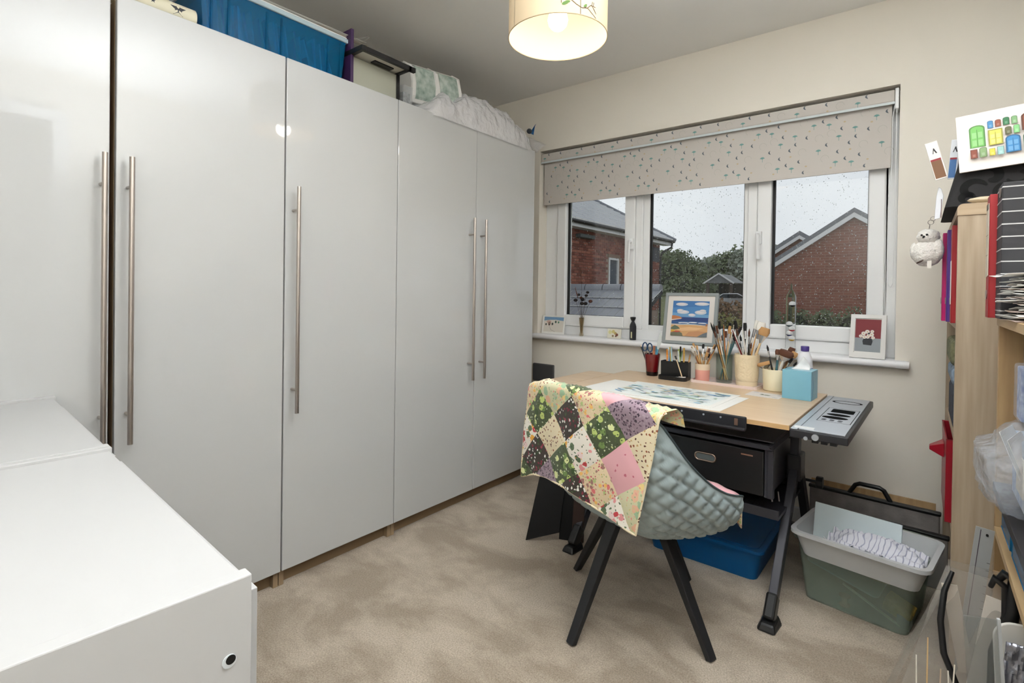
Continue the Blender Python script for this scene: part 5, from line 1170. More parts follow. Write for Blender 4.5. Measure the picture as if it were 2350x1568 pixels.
# ---------------------------------------------------------------- nearer open shelving unit on the right
u2=thing('open_shelving','warm oak open shelving unit at the right edge of the photo, nearer than the bookcase','shelving',(0,0,0))
ux0,ux1,uy0,uy1=1.998,2.27,-1.92,-.99
for y in(uy1-.025,uy0): 
    for x in(ux0,ux1-.045): MB().box(x,x+.045,y,y+.025,0,1.043).build('post',OAK2,u2,bevel=.001)
for z in(1.043,): MB().box(ux0-.003,ux1,uy0,uy1,z,z+.020).build('shelf',OAKY,u2,bevel=.001)
q=MB().box(ux0-.002,ux1,uy0+.03,uy1-.03,0,.018).build('angled_shelf',OAKY,u2,bevel=.001); q.location=(0,0,.520)
MB().box(ux0-.003,ux1,uy1-.05,uy1-.026,.325,.425).build('lower_rail',OAK2,u2,bevel=.001)
q=MB().box(ux0-.006,ux1-.03,uy0+.03,uy1-.03,0,.022).build('black_shelf',mat('black_laminate',(46,44,46),rough=.5),u2,bevel=.001); q.location=(0,0,.628)
MB().box(ux1-.004,ux1,uy0,uy1,.02,1.04).build('back_board',mat('unit_back',(30,30,32),rough=.8),u2)
for k in range(3):
    o=thing('blue_drawer_box','translucent blue plastic drawer box under the black shelf','box',(2.01,-1.09-.21*k,.5386),group='blue drawer boxes in the open shelving')
    g=MB(); g.box(0,.2,-.09,.09,0,.003).box(0,.003,-.09,.09,.003,.085).box(.197,.2,-.09,.09,.003,.085).box(.003,.197,-.09,-.087,.003,.085).box(.003,.197,.087,.09,.003,.085); g.build('tub',film_mat('blue_box_plastic',(20,110,160),.75,tint=(120,200,230)),o,bevel=.002)
    g=MB(); g.box(.006,.19,-.08,.08,.004,.05); g.build('contents',mat('blue_papers',(60,130,160),rough=.7),o)
    o['label']=['translucent blue plastic drawer box at the far end under the black shelf','translucent blue plastic drawer box next to the farthest one under the black shelf','translucent blue plastic drawer box nearest the camera under the black shelf'][k]
SH=1.0634
o=binder('lever_arch_file','red lever arch file with a worn cream spine label on the open shelving',1.972,2.24,-1.062,-1.000,SH,.305,mat('lever_red',(160,40,44),rough=.5))
for c in list(o.children):
    if c.name.startswith('finger'): c.location.z-=.012
g=MB(); pts_=[(-.026,.105),(.027,.10),(.026,.18),(.029,.235),(.024,.282),(-.022,.285),(-.028,.23),(-.025,.16)]; g.add([(-.0018,y,z) for y,z in pts_]+[(-.0006,y,z) for y,z in pts_],[tuple(range(8)),tuple(reversed(range(8,16)))]+[(i,i+8,(i+1)%8+8,(i+1)%8) for i in range(8)])
sl_=g.build('spine_label',mat('cream_label_card',(212,202,184),rough=.8),o)
MB().box(-.0024,-.0018,-.020,.020,.270,.284).build('grey_corner_tab',mat('tab_grey',(90,86,80),rough=.6),sl_)
g=MB(); 
for z in(.155,.205): g.box(-.0021,-.0018,-.024,.024,z,z+.0012)
g.build('ruled_line',mat('line_brown',(150,140,124),rough=.8),sl_)
o=thing('striped_box_file','charcoal box file with white horizontal pinstripes beside the red lever arch file','box file',(1.985,-1.118,SH))
MB().box(0,.25,-.05,.05,0,.315).build('case',mat('charcoal_case',(44,44,48),rough=.6),o,bevel=.0015)
g=MB()
for k in range(11):
    z=.018+k*.0285
    g.box(-.0006,.0,-.05,.05,z,z+.0026).box(0,.25,-.0506,-.05,z,z+.0026)
g.build('pinstripes',mat('pinstripe',(190,190,190),rough=.6),o)
g=MB(); g.tube([(-.001,-.02+.010*math.cos(q),.295+.010*math.sin(q)) for q in [2*PI*k/16 for k in range(17)]],.002,5,cap=False,up=(1,0,0)); g.build('ring_pull',STEEL,o,smooth=60)
# stack of papers
o=thing('paper_stack','untidy stack of white papers and cards at the edge of the open shelving','papers',(2.082,-1.27,SH))
r_=random.Random(31); z=0
for k in range(30):
    w_,d_=r_.uniform(.075,.10),r_.uniform(.070,.085); th=r_.uniform(.0008,.002); ph=r_.uniform(0,6); am=r_.uniform(.0005,.003); ox,oy=r_.uniform(-.012,.012),r_.uniform(-.010,.010); rz=r_.uniform(-.15,.15)
    if k<3: ox-=.012
    g=MB()
    f=lambda u,v:((u-.5)*2*w_+ox-.008*math.sin(k*.7),(v-.5)*2*d_+oy,am*math.sin(ph+6*u)+am*math.cos(ph+5*v))
    g.grid(f,8,8); q=g.build('sheet',PAPER if k%5 else mat('pinkish_paper',(232,212,204),rough=.8),o,smooth=60,solid=th); q.location=(0,0,z+th/2+.002); q.rotation_euler=(0,0,rz)
    z+=th+.0012+(.0022 if k%4==0 else 0)
# plastic-wrapped bundle bulging off the black shelf
o=thing('plastic_wrapped_bundle','bundle of papers in a crumpled clear plastic bag bulging off the black shelf','bag',(2.062,-1.27,.652))
FILM=film_mat('clear_crinkled_film',(214,222,234),.32,rough=.07,bump=(17,1,.04))
g=MB()
def bagf(u,v,sc3,seed,amp,fq):
    th=2*PI*u; ph=PI*v
    x,y,z=math.sin(ph)*math.cos(th),math.sin(ph)*math.sin(th),-math.cos(ph)
    pw=lambda a,e_: math.copysign(abs(a)**e_,a)
    x,y,z=pw(x,.7),pw(y,.7),pw(z,.75)
    n1=noise.ridged_multi_fractal(Vector((x*fq+seed,y*fq,z*fq)),1.0,2.0,3,1.0,2.0)*.5-.4
    k=1+amp*n1
    return (x*k*sc3[0],y*k*sc3[1],z*k*sc3[2])
g.grid(lambda u,v:tuple(a+b for a,b in zip(bagf(u,v,(.088,.14,.098),5,.22,1.6),(-.005+(-.025 if v<.6 else 0)*math.sin(PI*v),0,.105))),48,30); g.v=[(x,y,max(z,.0)) for x,y,z in g.v]; g.build('bag_film',FILM,o,smooth=80)
g=MB(); 
for k,(dx,dz,ry) in enumerate(((0,0,6),(.02,.004,-4))): 
    q=MB().box(-.045,.045,-.10,.10,0,.004)
g.box(-.05,.07,-.10,.11,.02,.16); g.build('printed_cards',mat('blue_mottled_card',(150,172,206),rough=.6,var=((206,212,224),26,.35)),o,bevel=.004)
MB().box(-.052,-.050,-.06,.03,.05,.13).build('printed_patch',mat('cream_patch',(226,220,206),rough=.7),o)
g=MB(); g.add([(-.085,-.02,.175),(-.06,.03,.185),(-.02,.04,.08),(-.045,-.03,.06)],[(0,1,2,3)]); g.build('protruding_sheet',PAPER,o,solid=.001)
g=MB(); g.add([(-.075,-.05,.165),(-.05,.0,.18),(-.01,.01,.08),(-.035,-.06,.05)],[(0,1,2,3)]); g.build('protruding_sheet',mat('warm_paper',(226,216,204),rough=.8),o,solid=.001)
o=thing('wrapped_card_pack','small blue-speckled card pack in clear film standing on top of the plastic bundle','packet',(2.07,-1.30,.86))
MB().box(-.065,.06,-.03,.03,0,.11).build('cards',mat('blue_speckle',(170,184,214),rough=.5,var=((110,130,180),60,.3)),o,bevel=.003)
g=MB(); g.box(-.07,.065,-.034,.034,0,.116); g.build('film',film_mat('smooth_film',(220,226,236),.25,rough=.15),o,bevel=.006)

# ---------------------------------------------------------------- floor, right corner
CR=R(-9)
def tub(g,wb,db,wt,dt,h,t_=.003,rim=.012):
    a=rrect(-wb,wb,-db,db,.03,4); b=rrect(-wt,wt,-dt,dt,.035,4); b2=rrect(-wt-rim,wt+rim,-dt-rim,dt+rim,.04,4); ai=rrect(-wb+t_,wb-t_,-db+t_,db-t_,.028,4); bi=rrect(-wt+t_,wt-t_,-dt+t_,dt-t_,.033,4)
    rings=[(ai,t_),(bi,h),(b2,h),(b2,h-.012),(b,h-.012),(a,0)]; n_=len(a); vs=[]
    for p,z in rings: vs+=[(x,y,z) for x,y in p]
    fs=[(k*n_+i,k*n_+(i+1)%n_,(k+1)*n_+(i+1)%n_,(k+1)*n_+i) for k in range(len(rings)-1) for i in range(n_)]
    fs.append(tuple(range(n_))); fs.append(tuple(reversed(range((len(rings)-1)*n_,len(rings)*n_)))); g.add(vs,fs); return g
GREENP=film_mat('green_clear_plastic',(170,184,172),.38,rough=.2,tint=(242,248,244))
o=thing('green_crate','translucent green plastic crate full of craft oddments on the carpet','crate',(1.695,-.505,0),CR)
tub(MB(),.155,.145,.180,.170,.232).build('tub',GREENP,o,smooth=40)
c_=thing('sponge','yellow sponge inside the green crate','sponge',(1.800,-.610,.055),R(-25)); MB().box(-.04,.04,-.022,.022,-.02,.035).build('sponge_block',mat('yellow_sponge',(206,176,92),rough=1,bump=(90,.7,.01)),c_,bevel=.004); c_.rotation_euler=(R(20),R(18),R(-15))
c_=thing('grey_card_box','small pale grey box at the front right inside the green crate','box',(1.805,-.575,.0036),CR); MB().box(.0,.035,-.06,-.012,0,.045).build('box',mat('grey_cardboard',(170,176,172),rough=.7),c_,bevel=.001)
c_=thing('plastic_sheet','pale blue plastic sheet slanting inside the green crate','sheet',(1.645,-.52,.125)); c_.rotation_euler=(R(6),R(13),CR); MB().prism(rrect(-.105,.125,-.12,.10,.02),0,.006).build('lid_panel',mat('pale_blue_lid',(142,182,206),rough=.35),c_,bevel=.002)
for k in range(4):
    c_=thing('paper_plate','cream paper plate in the green crate stack, '+['bottom one','second from bottom','second from top','topmost'][k],'plate',(1.735,-.53,.130+.008*k),group='nested paper plates in the green crate'); c_.rotation_euler=(R(5),R(8),CR)
    g=MB(); g.lathe([(0,0),(.055,.001),(.075,.008),(.086,.010),(.0862,.0112),(.074,.0095),(.055,.0024),(0,.0014)],36); g.build('plate',mat('cream_plate',(206,206,190),rough=.7),c_,smooth=40)
c_=thing('cream_card','cream card on top of the plates inside the green crate','card',(1.66,-.50,.185)); c_.rotation_euler=(R(4),R(9),R(-20)); MB().box(-.09,.10,-.07,.07,0,.002).build('sheet',mat('cream_sheet',(216,214,196),rough=.8),c_)
c_=thing('palette_scraper','long pale plastic scraper lying diagonally low in the green crate','scraper',(1.72,-.62,.045)); MB().bar((-.08,.0,.045),(.085,-.012,-.035),.012,.003).build('scraper_blade',mat('pale_plastic',(196,202,190),rough=.4),c_)
c_=thing('rust_oddment','rust-brown wooden reel at the bottom of the green crate','reel',(1.645,-.60,.0036)); g=MB(); g.lathe([(.018,0),(.018,.004),(.009,.007),(.009,.03),(.018,.033),(.018,.037)],14); g.build('reel',mat('rust_wood',(140,100,76),rough=.8),c_,smooth=40)
WTP=film_mat('white_clear_plastic',(206,208,210),.86,rough=.3)
o=thing('white_tray','translucent white plastic tray stacked on the green crate','tray',(1.704,-.630,.1960),CR)
tub(MB(),.165,.115,.188,.138,.088).build('tub',WTP,o,smooth=40)
c_=thing('foam_board','pale blue-white rectangular board standing in the white tray','board',(1.672,-.615,.2035)); c_.rotation_euler=(R(-10),0,CR); MB().box(-.132,.132,-.004,.004,0,.140).build('board',mat('pale_blue_board',(206,218,222),rough=.6),c_,bevel=.001)
c_=thing('striped_cloth','crumpled white cloth with thin grey stripes heaped in the white tray','cloth',(1.735,-.672,.240),CR)
m=mat('striped_cotton',(214,214,222),rough=.95); n=m.node_tree.nodes; l=m.node_tree.links; t=n.new('ShaderNodeTexCoord'); wv_=n.new('ShaderNodeTexWave'); wv_.inputs['Scale'].default_value=22; wv_.inputs['Distortion'].default_value=6; wv_.inputs['Detail'].default_value=1; l.new(t.outputs['Object'],wv_.inputs['Vector']); rp_=n.new('ShaderNodeValToRGB'); rp_.color_ramp.elements[0].color=(*lin((150,152,172)),1); rp_.color_ramp.elements[1].color=(*lin((216,216,224)),1); rp_.color_ramp.elements[0].position=.03; rp_.color_ramp.elements[1].position=.16; l.new(wv_.outputs['Fac'],rp_.inputs[0]); l.new(rp_.outputs[0],n['Principled BSDF'].inputs['Base Color'])
g=MB(); g.grid(lambda u,v:((u-.5)*.27,(v-.5)*.14,.012+.035*math.sin(PI*u)*math.sin(PI*v)+.022*noise.ridged_multi_fractal(Vector((u*3.2,v*2.4,2)),1,2,3,1,2)-.012),60,36); g.build('cloth',m,c_,smooth=80,solid=.0015)
# portfolio cases against the wall
def portfolio(name,label,loc,rz,W_,H_,lean,body,handle):
    o=thing(name,label,'portfolio case',loc); o.rotation_euler=(R(-lean),0,rz)
    g=MB().box(0,W_,-.010,.010,0,H_); g.build('case_body',body,o,bevel=.004)
    g=MB().box(-.004,W_+.004,-.013,.013,H_-.004,H_+.010); g.build('top_edge',BLACKP,o,bevel=.004)
    if handle:
        c=W_*.49; g=MB(); g.tube([(c-.075,0,H_+.004),(c-.050,0,H_+.048),(c-.035,0,H_+.056),(c+.035,0,H_+.056),(c+.050,0,H_+.048),(c+.075,0,H_+.004)],[.009]*6,8,up=(0,1,0)); g.build('handle',BLACKP,o,smooth=60)
    return o
portfolio('portfolio_case','grey felt portfolio case with a black carry handle leaning on the wall',(1.462,-.105,.0),R(-4),.455,.252,-2,mat('grey_felt',(140,134,130),rough=.95,bump=(120,.4,.003),var=((112,106,104),14,.4)),True)
portfolio('zip_portfolio','clear zipped portfolio with a dark top edge in front of the handled case',(1.520,-.205,.0),R(-5),.420,.200,-2,film_mat('clear_wallet',(168,164,162),.6,rough=.25),False)
o=thing('plywood_board','thin plywood board standing behind the handled portfolio case','board',(1.455,-.030,0)); o.rotation_euler=(0,0,R(-2)); MB().box(0,.45,-.004,.004,0,.262).build('board',OAK2,o)
# clear carrier bag with black handles, bottom right
o=thing('clear_portfolio_bag','clear plastic portfolio bag with black handles standing bottom right','bag',(1.905,-1.25,0))
CLB=film_mat('clear_bag_vinyl',(176,170,162),.34,rough=.14,bump=(9,.5,.02))
g=MB(); 
g.grid(lambda u,v:(-.165*(1-v)**1.1-.003+(.16+.165*(1-v)**1.1)*u+.006*math.sin(8*u+5*v),-.09+.07*v+.008*math.sin(6*u+9*v),.005+.50*v),24,24); g.grid(lambda u,v:(-.165*(1-v)**1.1-.003+(.16+.165*(1-v)**1.1)*u,.05-.03*v,.005+.50*v),6,6); g.grid(lambda u,v:(-.165*(1-v)**1.1-.003+.004*math.sin(9*v),-.09+.07*v+(.14-.10*v)*u,.005+.50*v),4,12)
g.build('bag_vinyl',CLB,o,smooth=70)
g=MB(); g.tube([(.002,-.03,.50),(-.012,-.05,.46),(-.018,-.065,.40),(-.012,-.085,.34),(.012,-.105,.285),(.030,-.11,.262)],[.004,.006,.0065,.0065,.006,.004],8,up=(0,1,0)); g.build('handle',BLACKP,o,smooth=60)
g=MB(); g.tube([(.075,-.03,.505),(.085,-.045,.53),(.10,-.04,.52),(.098,-.05,.46),(.085,-.06,.38),(.078,-.065,.30)],[.006,.009,.010,.012,.014,.008],8,up=(0,1,0)); g.build('handle',BLACKP,o,smooth=60)
g=MB(); g.tube([(.065,-.03,.49),(.070,-.045,.515),(.088,-.04,.50),(.09,-.05,.44),(.072,-.055,.36),(.066,-.06,.27)],[.005,.008,.008,.010,.012,.007],8,up=(0,1,0)); g.build('strap_bundle',BLACKP,o,smooth=60)
r_=random.Random(4)
for k,(x,z0,w_,h,rt,c) in enumerate(((.045,.25,.018,.22,8,(222,214,204)),(.030,.28,.014,.19,-10,(206,196,184)),(.020,.22,.02,.24,16,(196,186,176)),(.052,.20,.016,.20,22,(178,150,130)),(.035,.16,.02,.22,30,(170,164,160)))):
    s_=thing('card_sleeve','card in a clear sleeve inside the clear portfolio bag','card',(1.905+x,-1.285+.012*k,z0),group='cards inside the clear bag'); s_.rotation_euler=(0,R(rt),0)
    MB().box(-w_,w_,-.0015,.0015,0,h).build('card_face',mat('sleeve_card%d'%k,c,rough=.35,coat=.5),s_,bevel=.0005)
    s_['label']=['off-white folded card, foremost inside the clear portfolio bag','cream card second from the front inside the clear portfolio bag','beige card leaning in the middle of the clear portfolio bag','tan card tilted behind the others in the clear portfolio bag','grey card hindmost and most tilted in the clear portfolio bag'][k]; del s_['group']
o=thing('steel_ruler','wide grey metal ruler with a hanging hole leaning behind the clear bag','ruler',(1.928,-1.04,0)); 
g=MB().box(-.019,.017,-.0012,.0012,0,.535); q=g.build('rule',mat('anodised_grey',(166,168,168),rough=.4),o)
g=MB().box(-.0095,-.008,-.0020,-.0012,0,.53); g.build('dark_groove',mat('groove_dark',(70,60,70),rough=.6),o)
g=MB(); g.prism(circ(.004,0,.0028,.0035,10),0,.0006); q=g.build('hanging_hole',HOLE,o); q.location=(0,-.0018,.520); q.rotation_euler=(R(90),0,0)
g=MB()
for k in range(22): g.box(.011,.017,-.0014,-.0011,.03+.02*k,.0312+.02*k)
g.build('graduations',mat('ruler_ink',(60,60,60),rough=.6),o); o.rotation_euler=(0,R(5.5),0)
# sticks and folders at the very bottom right
for k,(x,y,h,tl,c,nm) in enumerate(((1.863,-1.50,.447,0,(212,180,132),'tallest bamboo stick'),(1.853,-1.505,.408,-1,(226,222,210),'pale wooden stick left of the tallest one'),(1.876,-1.51,.400,1,(190,170,150),'short tan stick right of the tallest one'),(1.889,-1.50,.412,2,(230,222,208),'cream stick in the middle of the bunch'),(1.901,-1.51,.385,3,(206,198,190),'short grey-white stick of the bunch'),(1.908,-1.50,.396,-2,(232,226,214),'rightmost pale stick of the bunch'))):
    s_=thing('craft_stick','%s at the bottom edge of the photo'%nm,'stick',(x,y,0)); s_.rotation_euler=(R(0),R(tl),0)
    MB().bar((0,0,0),(0,0,h),.0045,.002,wx2=.002,wy2=.001).build('stick',mat('stick%d'%k,c,rough=.7),s_)
o=thing('stick_pot','grey waste tub holding the bunch of sticks at the bottom edge','tub',(1.884,-1.505,0)); g=MB(); g.lathe([(.034,0),(.036,.003),(.040,.25),(.038,.25),(.034,.006),(0,.006)],24); g.build('tub',mat('tub_grey',(96,92,88),rough=.6),o,smooth=40)
o=thing('clear_folder','clear stiff folder with a pale edge standing behind the white palette','folder',(1.975,-1.40,0)); o.rotation_euler=(0,R(-4),R(14))
MB().box(-.025,.03,-.002,.002,0,.475).build('folder_sheet',film_mat('folder_grey',(150,156,154),.3,rough=.15),o); MB().box(.028,.033,-.003,.003,0,.478).build('folder_edge',mat('folder_white_edge',(214,218,220),rough=.35),o)
o=thing('foil_wrapper','crinkled silver foil sachet beside the clear folder','packet',(1.998,-1.36,0)); g=MB(); g.grid(lambda u,v:(-.020+.034*u+.01*v,.006*noise.noise(Vector((u*6,v*9,1))),.28+.14*v),10,14); g.build('foil',mat('crinkled_foil',(170,174,188),rough=.25,metal=.7,bump=(40,.8,.01)),o,smooth=40,solid=.001); MB().box(-.018,.020,-.003,.003,0,.285).build('card_backing',PAPER,o)
o=thing('white_palette','white rounded plastic palette board at the bottom right corner','palette',(2.035,-1.33,0)); q=MB().prism(rrect(-.044,.12,0,.450,.035,8),-.004,.004).build('board',mat('glossy_white_plastic',(232,230,224),rough=.3),o,bevel=.0015); q.rotation_euler=(R(90),0,0); o.rotation_euler=(0,R(-3),R(8))

# ---------------------------------------------------------------- under the desk
BLP=film_mat('deep_blue_plastic',(24,110,176),.62,rough=.3,tint=(70,160,220))
o=thing('underbed_box','long low translucent blue storage box with lid under the desk','storage box',(1.145,-.435,0),R(-1))
tub(MB(),.215,.195,.232,.212,.118,rim=.006).build('tub',BLP,o,smooth=40)
g=MB().prism(rrect(-.248,.248,-.232,.232,.03,5),.1185,.130).prism(rrect(-.225,.225,-.21,.21,.025,5),.130,.1335); g.build('lid',BLP,o,bevel=.002)
MB().box(-.19,.19,-.17,.17,.006,.05).build('stored_paper',mat('aqua_paper',(70,176,206),rough=.7),o)
g=MB().box(-.19,.10,-.165,.17,.052,.10); g.build('dark_contents',mat('dark_contents',(40,44,60),rough=.8),o)
o=tag(lump((0,0,0),.13,26,(1.5,1.0,.55),.35,3,7,mat('black_nylon',(16,16,18),rough=.5,bump=(30,.5,.01)),'black_cloth_bag',None),'slack black bag heaped on the low black shelf under the drawer','bag',None,(1.27,-.50,.402))
o=thing('spring_clips','chrome tool sticking out beside the black bag on the low shelf','tool',(1.415,-.66,.3305)); g=MB(); g.tube([(0,0,.004),(-.01,.02,.035)],.003,6).tube([(.02,.02,.004),(.012,.04,.032)],.0025,6); g.build('prongs',STEEL,o)
def easelboard(name,label,pts,y,th,m,rx,loc):
    o=thing(name,label,'folder',loc); g=MB(); g.prism(pts,-th/2,th/2); q=g.build('board',m,o,bevel=.001); q.rotation_euler=(R(90),0,0); o.rotation_euler=rx; return o
easelboard('black_folder','black portfolio folder leaning at an angle under the left of the desk',[(0,0),(.15,.045),(.19,.44),(.085,.42)],0,.012,mat('black_card',(14,14,15),rough=.75),(R(-4),0,R(30)),(.470,-.935,0))
easelboard('black_folder','second black folder standing just right of the slanted one under the desk',[(0,0),(.11,0),(.11,.40),(.015,.40)],0,.012,mat('black_card'),(R(-3),0,R(20)),(.580,-.83,0))
easelboard('brown_board','dark brown board standing beside the left desk foot',[(0,0),(.05,0),(.07,.42),(.02,.42)],0,.008,mat('dark_brown_board',(58,42,36),rough=.7),(R(-2),0,R(20)),(.648,-.84,0))

# ---------------------------------------------------------------- on top of the wardrobes
WT=1.9455; WF=1.9585
o=thing('gift_wrap_roll','roll of cream wrapping paper printed with dark grey stars on the wardrobe top','paper roll',(-.075,-2.102,WF+.001))
g=MB(); g.tube([(0,0,.034),(0,-.62,.034)],.034,28); g.build('roll',mat('cream_wrap',(226,220,196),rough=.5),o,smooth=50)
g=MB(); g.tube([(0,.0012,.034),(0,-.003,.034)],.008,12); g.build('core',HOLE,o)
STG=mat('star_grey',(64,66,72),rough=.5)
g=MB(); r_=random.Random(2)
def star(y,a,s):
    vs=[];
    for k in range(10):
        q=2*PI*k/10; r1_=s if k%2==0 else s*.42; aa=a+r1_*math.cos(q)/.034; vs.append((.0345*math.cos(aa),y+r1_*math.sin(q),.034+.0345*math.sin(aa)))
    vs.append((.0345*math.cos(a),y,.034+.0345*math.sin(a))); g.add(vs,[(k,(k+1)%10,10) for k in range(10)])
star(-.055,.15,.024)
for y,a,s in((-.115,.75,.011),(-.125,.1,.008),(-.165,.35,.017),(-.20,.9,.010),(-.23,.2,.010),(-.27,.6,.022),(-.33,.2,.012),(-.37,.8,.015),(-.45,.4,.022)): star(y,a,s)
g.build('printed_stars',STG,o)
# blue storage box
BLB=film_mat('turquoise_plastic',(16,132,180),.26,rough=.22,tint=(92,196,226))
o=thing('blue_storage_box','large translucent turquoise storage box of folders on top of the wardrobes','storage box',(-.250,-1.822,WT+.0002)); 
bl_=.262; bw_=.205
g=MB(); a=[(-bw_,-bl_),(bw_,-bl_),(bw_,bl_),(-bw_,bl_)]; b=[(-bw_-.012,-bl_-.012),(bw_+.012,-bl_-.012),(bw_+.012,bl_+.012),(-bw_-.012,bl_+.012)]
ai=[(x*.98,y*.985) for x,y in a]; bi=[(x*.98,y*.985) for x,y in b]
vs=[(x,y,0) for x,y in a]+[(x,y,.175) for x,y in b]+[(x,y,.175) for x,y in bi]+[(x,y,.003) for x,y in ai]
g.add(vs,[(3,2,1,0),(12,13,14,15)]+[(k*4+i,k*4+(i+1)%4,(k+1)*4+(i+1)%4,(k+1)*4+i) for k in range(3) for i in range(4)])
g.build('tub',BLB,o,bevel=.006)
g=MB()
for y in(-bl_+.02,-.055,bl_-.07):
    g.box(bw_+.004,bw_+.012,y,y+.006,.02,.165).box(bw_+.004,bw_+.012,y+.055,y+.061,.02,.165)
g.build('moulded_ribs',BLB,o,kind='stuff')
LIDM=film_mat('milky_lid',(200,220,228),.75,rough=.3)
g=MB().box(-bw_-.02,bw_+.018,-bl_-.018,bl_+.02,.175,.192).box(-bw_-.012,bw_+.010,-bl_-.01,bl_+.012,.192,.198); g.build('lid',LIDM,o,bevel=.004)
r_=random.Random(17)
fc=[(150,214,222),(96,180,200),(190,226,226),(60,120,160),(120,190,170),(206,214,214),(60,90,130),(170,220,230)]
FOLS=[]
for k in range(30):
    y=-bl_+.024+k*.0165; th=r_.uniform(.003,.008); ln=R(r_.uniform(2,18)*(1 if k>12 else .5))
    s_=thing('document_folder',['pale cyan','teal','very pale blue','slate blue','sea green','off-white','navy','sky blue'][k%8]+' folder standing on edge inside the turquoise box','folder',(-.25+.05,-1.822+y,WT+.006),group='folders inside the turquoise box'); s_.rotation_euler=(ln,0,R(r_.uniform(-4,4)))
    MB().box(-.13,.13,-th/2,th/2,0,r_.uniform(.135,.155)).build('folder_sheets',mat('folder_c%d'%(k%8),fc[k%8],rough=.5),s_); FOLS.append(s_)
tell_apart(FOLS,lambda o:o.location.y)
o=thing('loose_sheets','curled clear-sleeved sheets lying on the lid of the turquoise box','papers',(-.16,-1.67,WT+.1985))
for k in range(5):
    g=MB(); g.grid(lambda u,v:(-.17+.30*u-.01*k,-.30+.52*v+.012*k,.004+.004*k+.012*math.sin(3*u+k)*v*v+(.045*max(0,v-.82)/.18 if k>2 else .01*v)),10,14); g.build('sheet',[mat('sleeve_film%d'%(k%2),((214,212,206),(190,182,170))[k%2],rough=.2)] if k<3 else [film_mat('clear_sleeve',(206,204,200),.45,rough=.15)],o,smooth=60,solid=.001)
g=MB(); g.box(-.15,.12,-.28,.16,.0,.004); g.build('bottom_card',PAPER,o)
o=thing('purple_folder','dark purple box folder standing at the right end of the turquoise box','folder',(-.13,-1.532,WT+.0002)); MB().box(-.12,.12,-.007,.007,0,.235).build('cover',mat('dark_purple',(58,34,74),rough=.5),o,bevel=.002)
# display case with an overhanging black lid frame
o=thing('display_case','cream-fronted display case with an overhanging black lid frame on the wardrobe top','display case',(-.02,-1.535,WT+.0002))
h=.128
MB().box(-.20,-.006,.0,.006,0,h).box(-.20,-.194,.006,.240,0,h).box(-.194,-.006,.234,.240,0,h).box(-.194,-.006,.006,.234,0,.005).build('cream_lining',mat('cream_lining',(214,210,190),rough=.7),o)
MB().box(-.006,-.002,.0,.240,0,h).build('front_glass',film_mat('dusty_glass',(206,206,190),.55,rough=.1),o)
MB().box(-.008,.006,.240,.253,0,h).build('corner_post',BLACKP,o)
g=MB(); g.box(-.215,.085,-.005,.012,h,h+.020).box(-.215,.085,.240,.255,h,h+.020).box(-.215,-.198,.012,.278,h,h+.020).box(.068,.085,.012,.278,h,h+.020); ld=g.build('lid_frame',BLACKP,o,bevel=.001)
MB().box(-.198,.068,.012,.240,h+.008,h+.012).build('lid_panel',mat('lid_panel_cream',(206,202,190),rough=.15),ld)
MB().box(.0,.03,.10,.20,h+.003,h+.008).build('dark_plaque',BLACKP,ld)
g=MB(); g.grid(lambda u,v:(-.15+.12*u,.03+.20*v,.008+.07*math.sin(PI*v)*math.sin(PI*u)+.008*math.sin(9*u+7*v)),10,14); g.build('tissue_wrapped_model',mat('aged_tissue',(190,184,160),rough=.8,var=((120,110,90),18,.3)),o,smooth=70,solid=.002)
o=thing('clear_acrylic_box','narrow clear acrylic box between the display case and the white bin','box',(-.10,-1.228,WT+.0002)); g=MB().box(-.08,.08,-.028,.028,0,.10); g.build('box_walls',film_mat('acrylic_clear',(206,210,212),.35,rough=.08),o,bevel=.003)
MB().box(-.07,.07,-.02,.02,.004,.07).build('silver_contents',mat('sparkly_contents',(176,180,186),rough=.3,metal=.6,var=((120,124,130),70,.3)),o)
o=thing('white_fabric_bin','white storage bin with mesh windows resting on the plastic-wrapped bedding','storage bin',(-.19,-.985,WT+.085)); o.rotation_euler=(R(5),R(2),R(-3))
W1=mat('white_fabric',(232,230,226),rough=.8)
g=MB(); pr2=[(-.17,0),(.105,0),(.120,.03),(.128,.09),(.112,.165),(.06,.195),(-.17,.205)]
n_=len(pr2); g.add([(x,-.165,z) for x,z in pr2]+[(x,.155,z) for x,z in pr2],[tuple(range(n_)),tuple(reversed(range(n_,2*n_)))]+[(i,n_+i,n_+(i+1)%n_,(i+1)%n_) for i in range(n_)]); g.build('bin_body',W1,o,bevel=.004)
MESH=mat('green_mesh',(120,140,128),rough=.6,var=((190,200,192),30,.4))
def onf(t_): # point along the front profile
    P=[Vector((x,z)) for x,z in pr2[1:6]]; k=t_*(len(P)-1); i=min(int(k),len(P)-2); f=k-i; q=P[i]*(1-f)+P[i+1]*f; return q
for y0_,y1_ in((-.14,-.02),(.01,.135)):
    g=MB(); g.grid(lambda u,v:(onf(.12+.72*v).x+.0025,y0_+(y1_-y0_)*u,onf(.12+.72*v).y+.001),4,8); g.build('mesh_window',MESH,o)
g=MB(); 
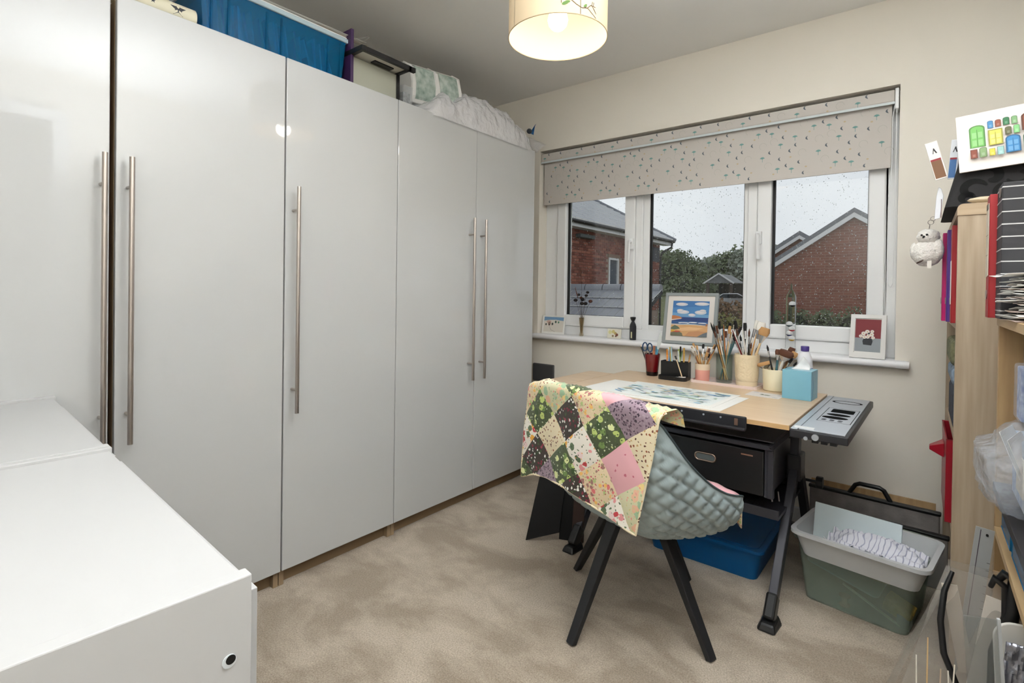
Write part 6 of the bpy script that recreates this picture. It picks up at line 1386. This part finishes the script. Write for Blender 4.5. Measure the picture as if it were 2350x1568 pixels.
for yy in(-.160,-.01,.15): g.tube([(onf(t_/8).x+.002,yy,onf(t_/8).y) for t_ in range(9)],.004,6)
g.build('white_piping',W1,o,smooth=60,kind='stuff')
FILM2=film_mat('white_crinkled_film',(244,244,246),.62,rough=.2,bump=(24,.9,.02))
o=thing('plastic_wrapped_bedding','white bedding in crumpled clear plastic at the window end of the wardrobe top','bedding',(-.17,-.68,WT+.0002))
def bed(u,v):
    y=-.47+.93*u; e_=min(1,(u+.0)/.10)**.5*min(1,(1-u)/.16)**.6
    H_=(.135+.03*math.sin(PI*u)+.045*math.exp(-((u-.55)/.3)**2)-.03*max(0,.35-u)/.35)*e_
    a=PI*v; x=.165*math.cos(a)*(.7+.3*e_)+.015; z=H_*math.sin(a)**.8
    n1=noise.ridged_multi_fractal(Vector((u*5.5,v*3.0,4)),1,2,4,1,2)-.8; n2=noise.noise(Vector((u*16,v*7,1)))
    k=(.034*n1+.012*n2)*e_*math.sin(a)**.5
    return (x+k*.9*math.cos(a),y,max(0,z+k))
g=MB(); g.grid(bed,110,34); g.build('outer_film',FILM2,o,smooth=80)
g=MB(); g.grid(lambda u,v:tuple(Vector(bed(.03+.94*u,v))*.93),40,14); g.build('white_duvet',mat('duvet_white',(224,220,218),rough=.95,var=((206,196,196),9,.3)),o,smooth=80)
g=MB(); g.grid(lambda u,v:(-.02+.16*u+.02*v,.40+.15*v,.085-.05*v+.035*u*v+.010*math.sin(8*u)),10,8); g.build('loose_film_end',FILM2,o,smooth=60)
o=thing('blue_feather_toy','dark blue feathered dart tip poking up from the plastic-wrapped bedding','ornament',(-.045,-.245,2.085)); g=MB(); g.ball((0,-.012,.0),.016,10,sc3=(1,1.2,1)); g.build('round_tip',mat('dark_bead',(44,52,58),rough=.4),o,smooth=60)
g=MB(); g.add([(0,0,-.01),(0,.03,-.012),(0,.045,.05),(0,.02,.02)],[(0,1,2,3)]).add([(0,.0,0),(0,.018,.004),(0,.03,.035),(0,.055,.062),(0,.06,.05)],[(0,1,2,3)]); g.build('feather',mat('feather_blue',(36,98,158),rough=.6),o,solid=.002)
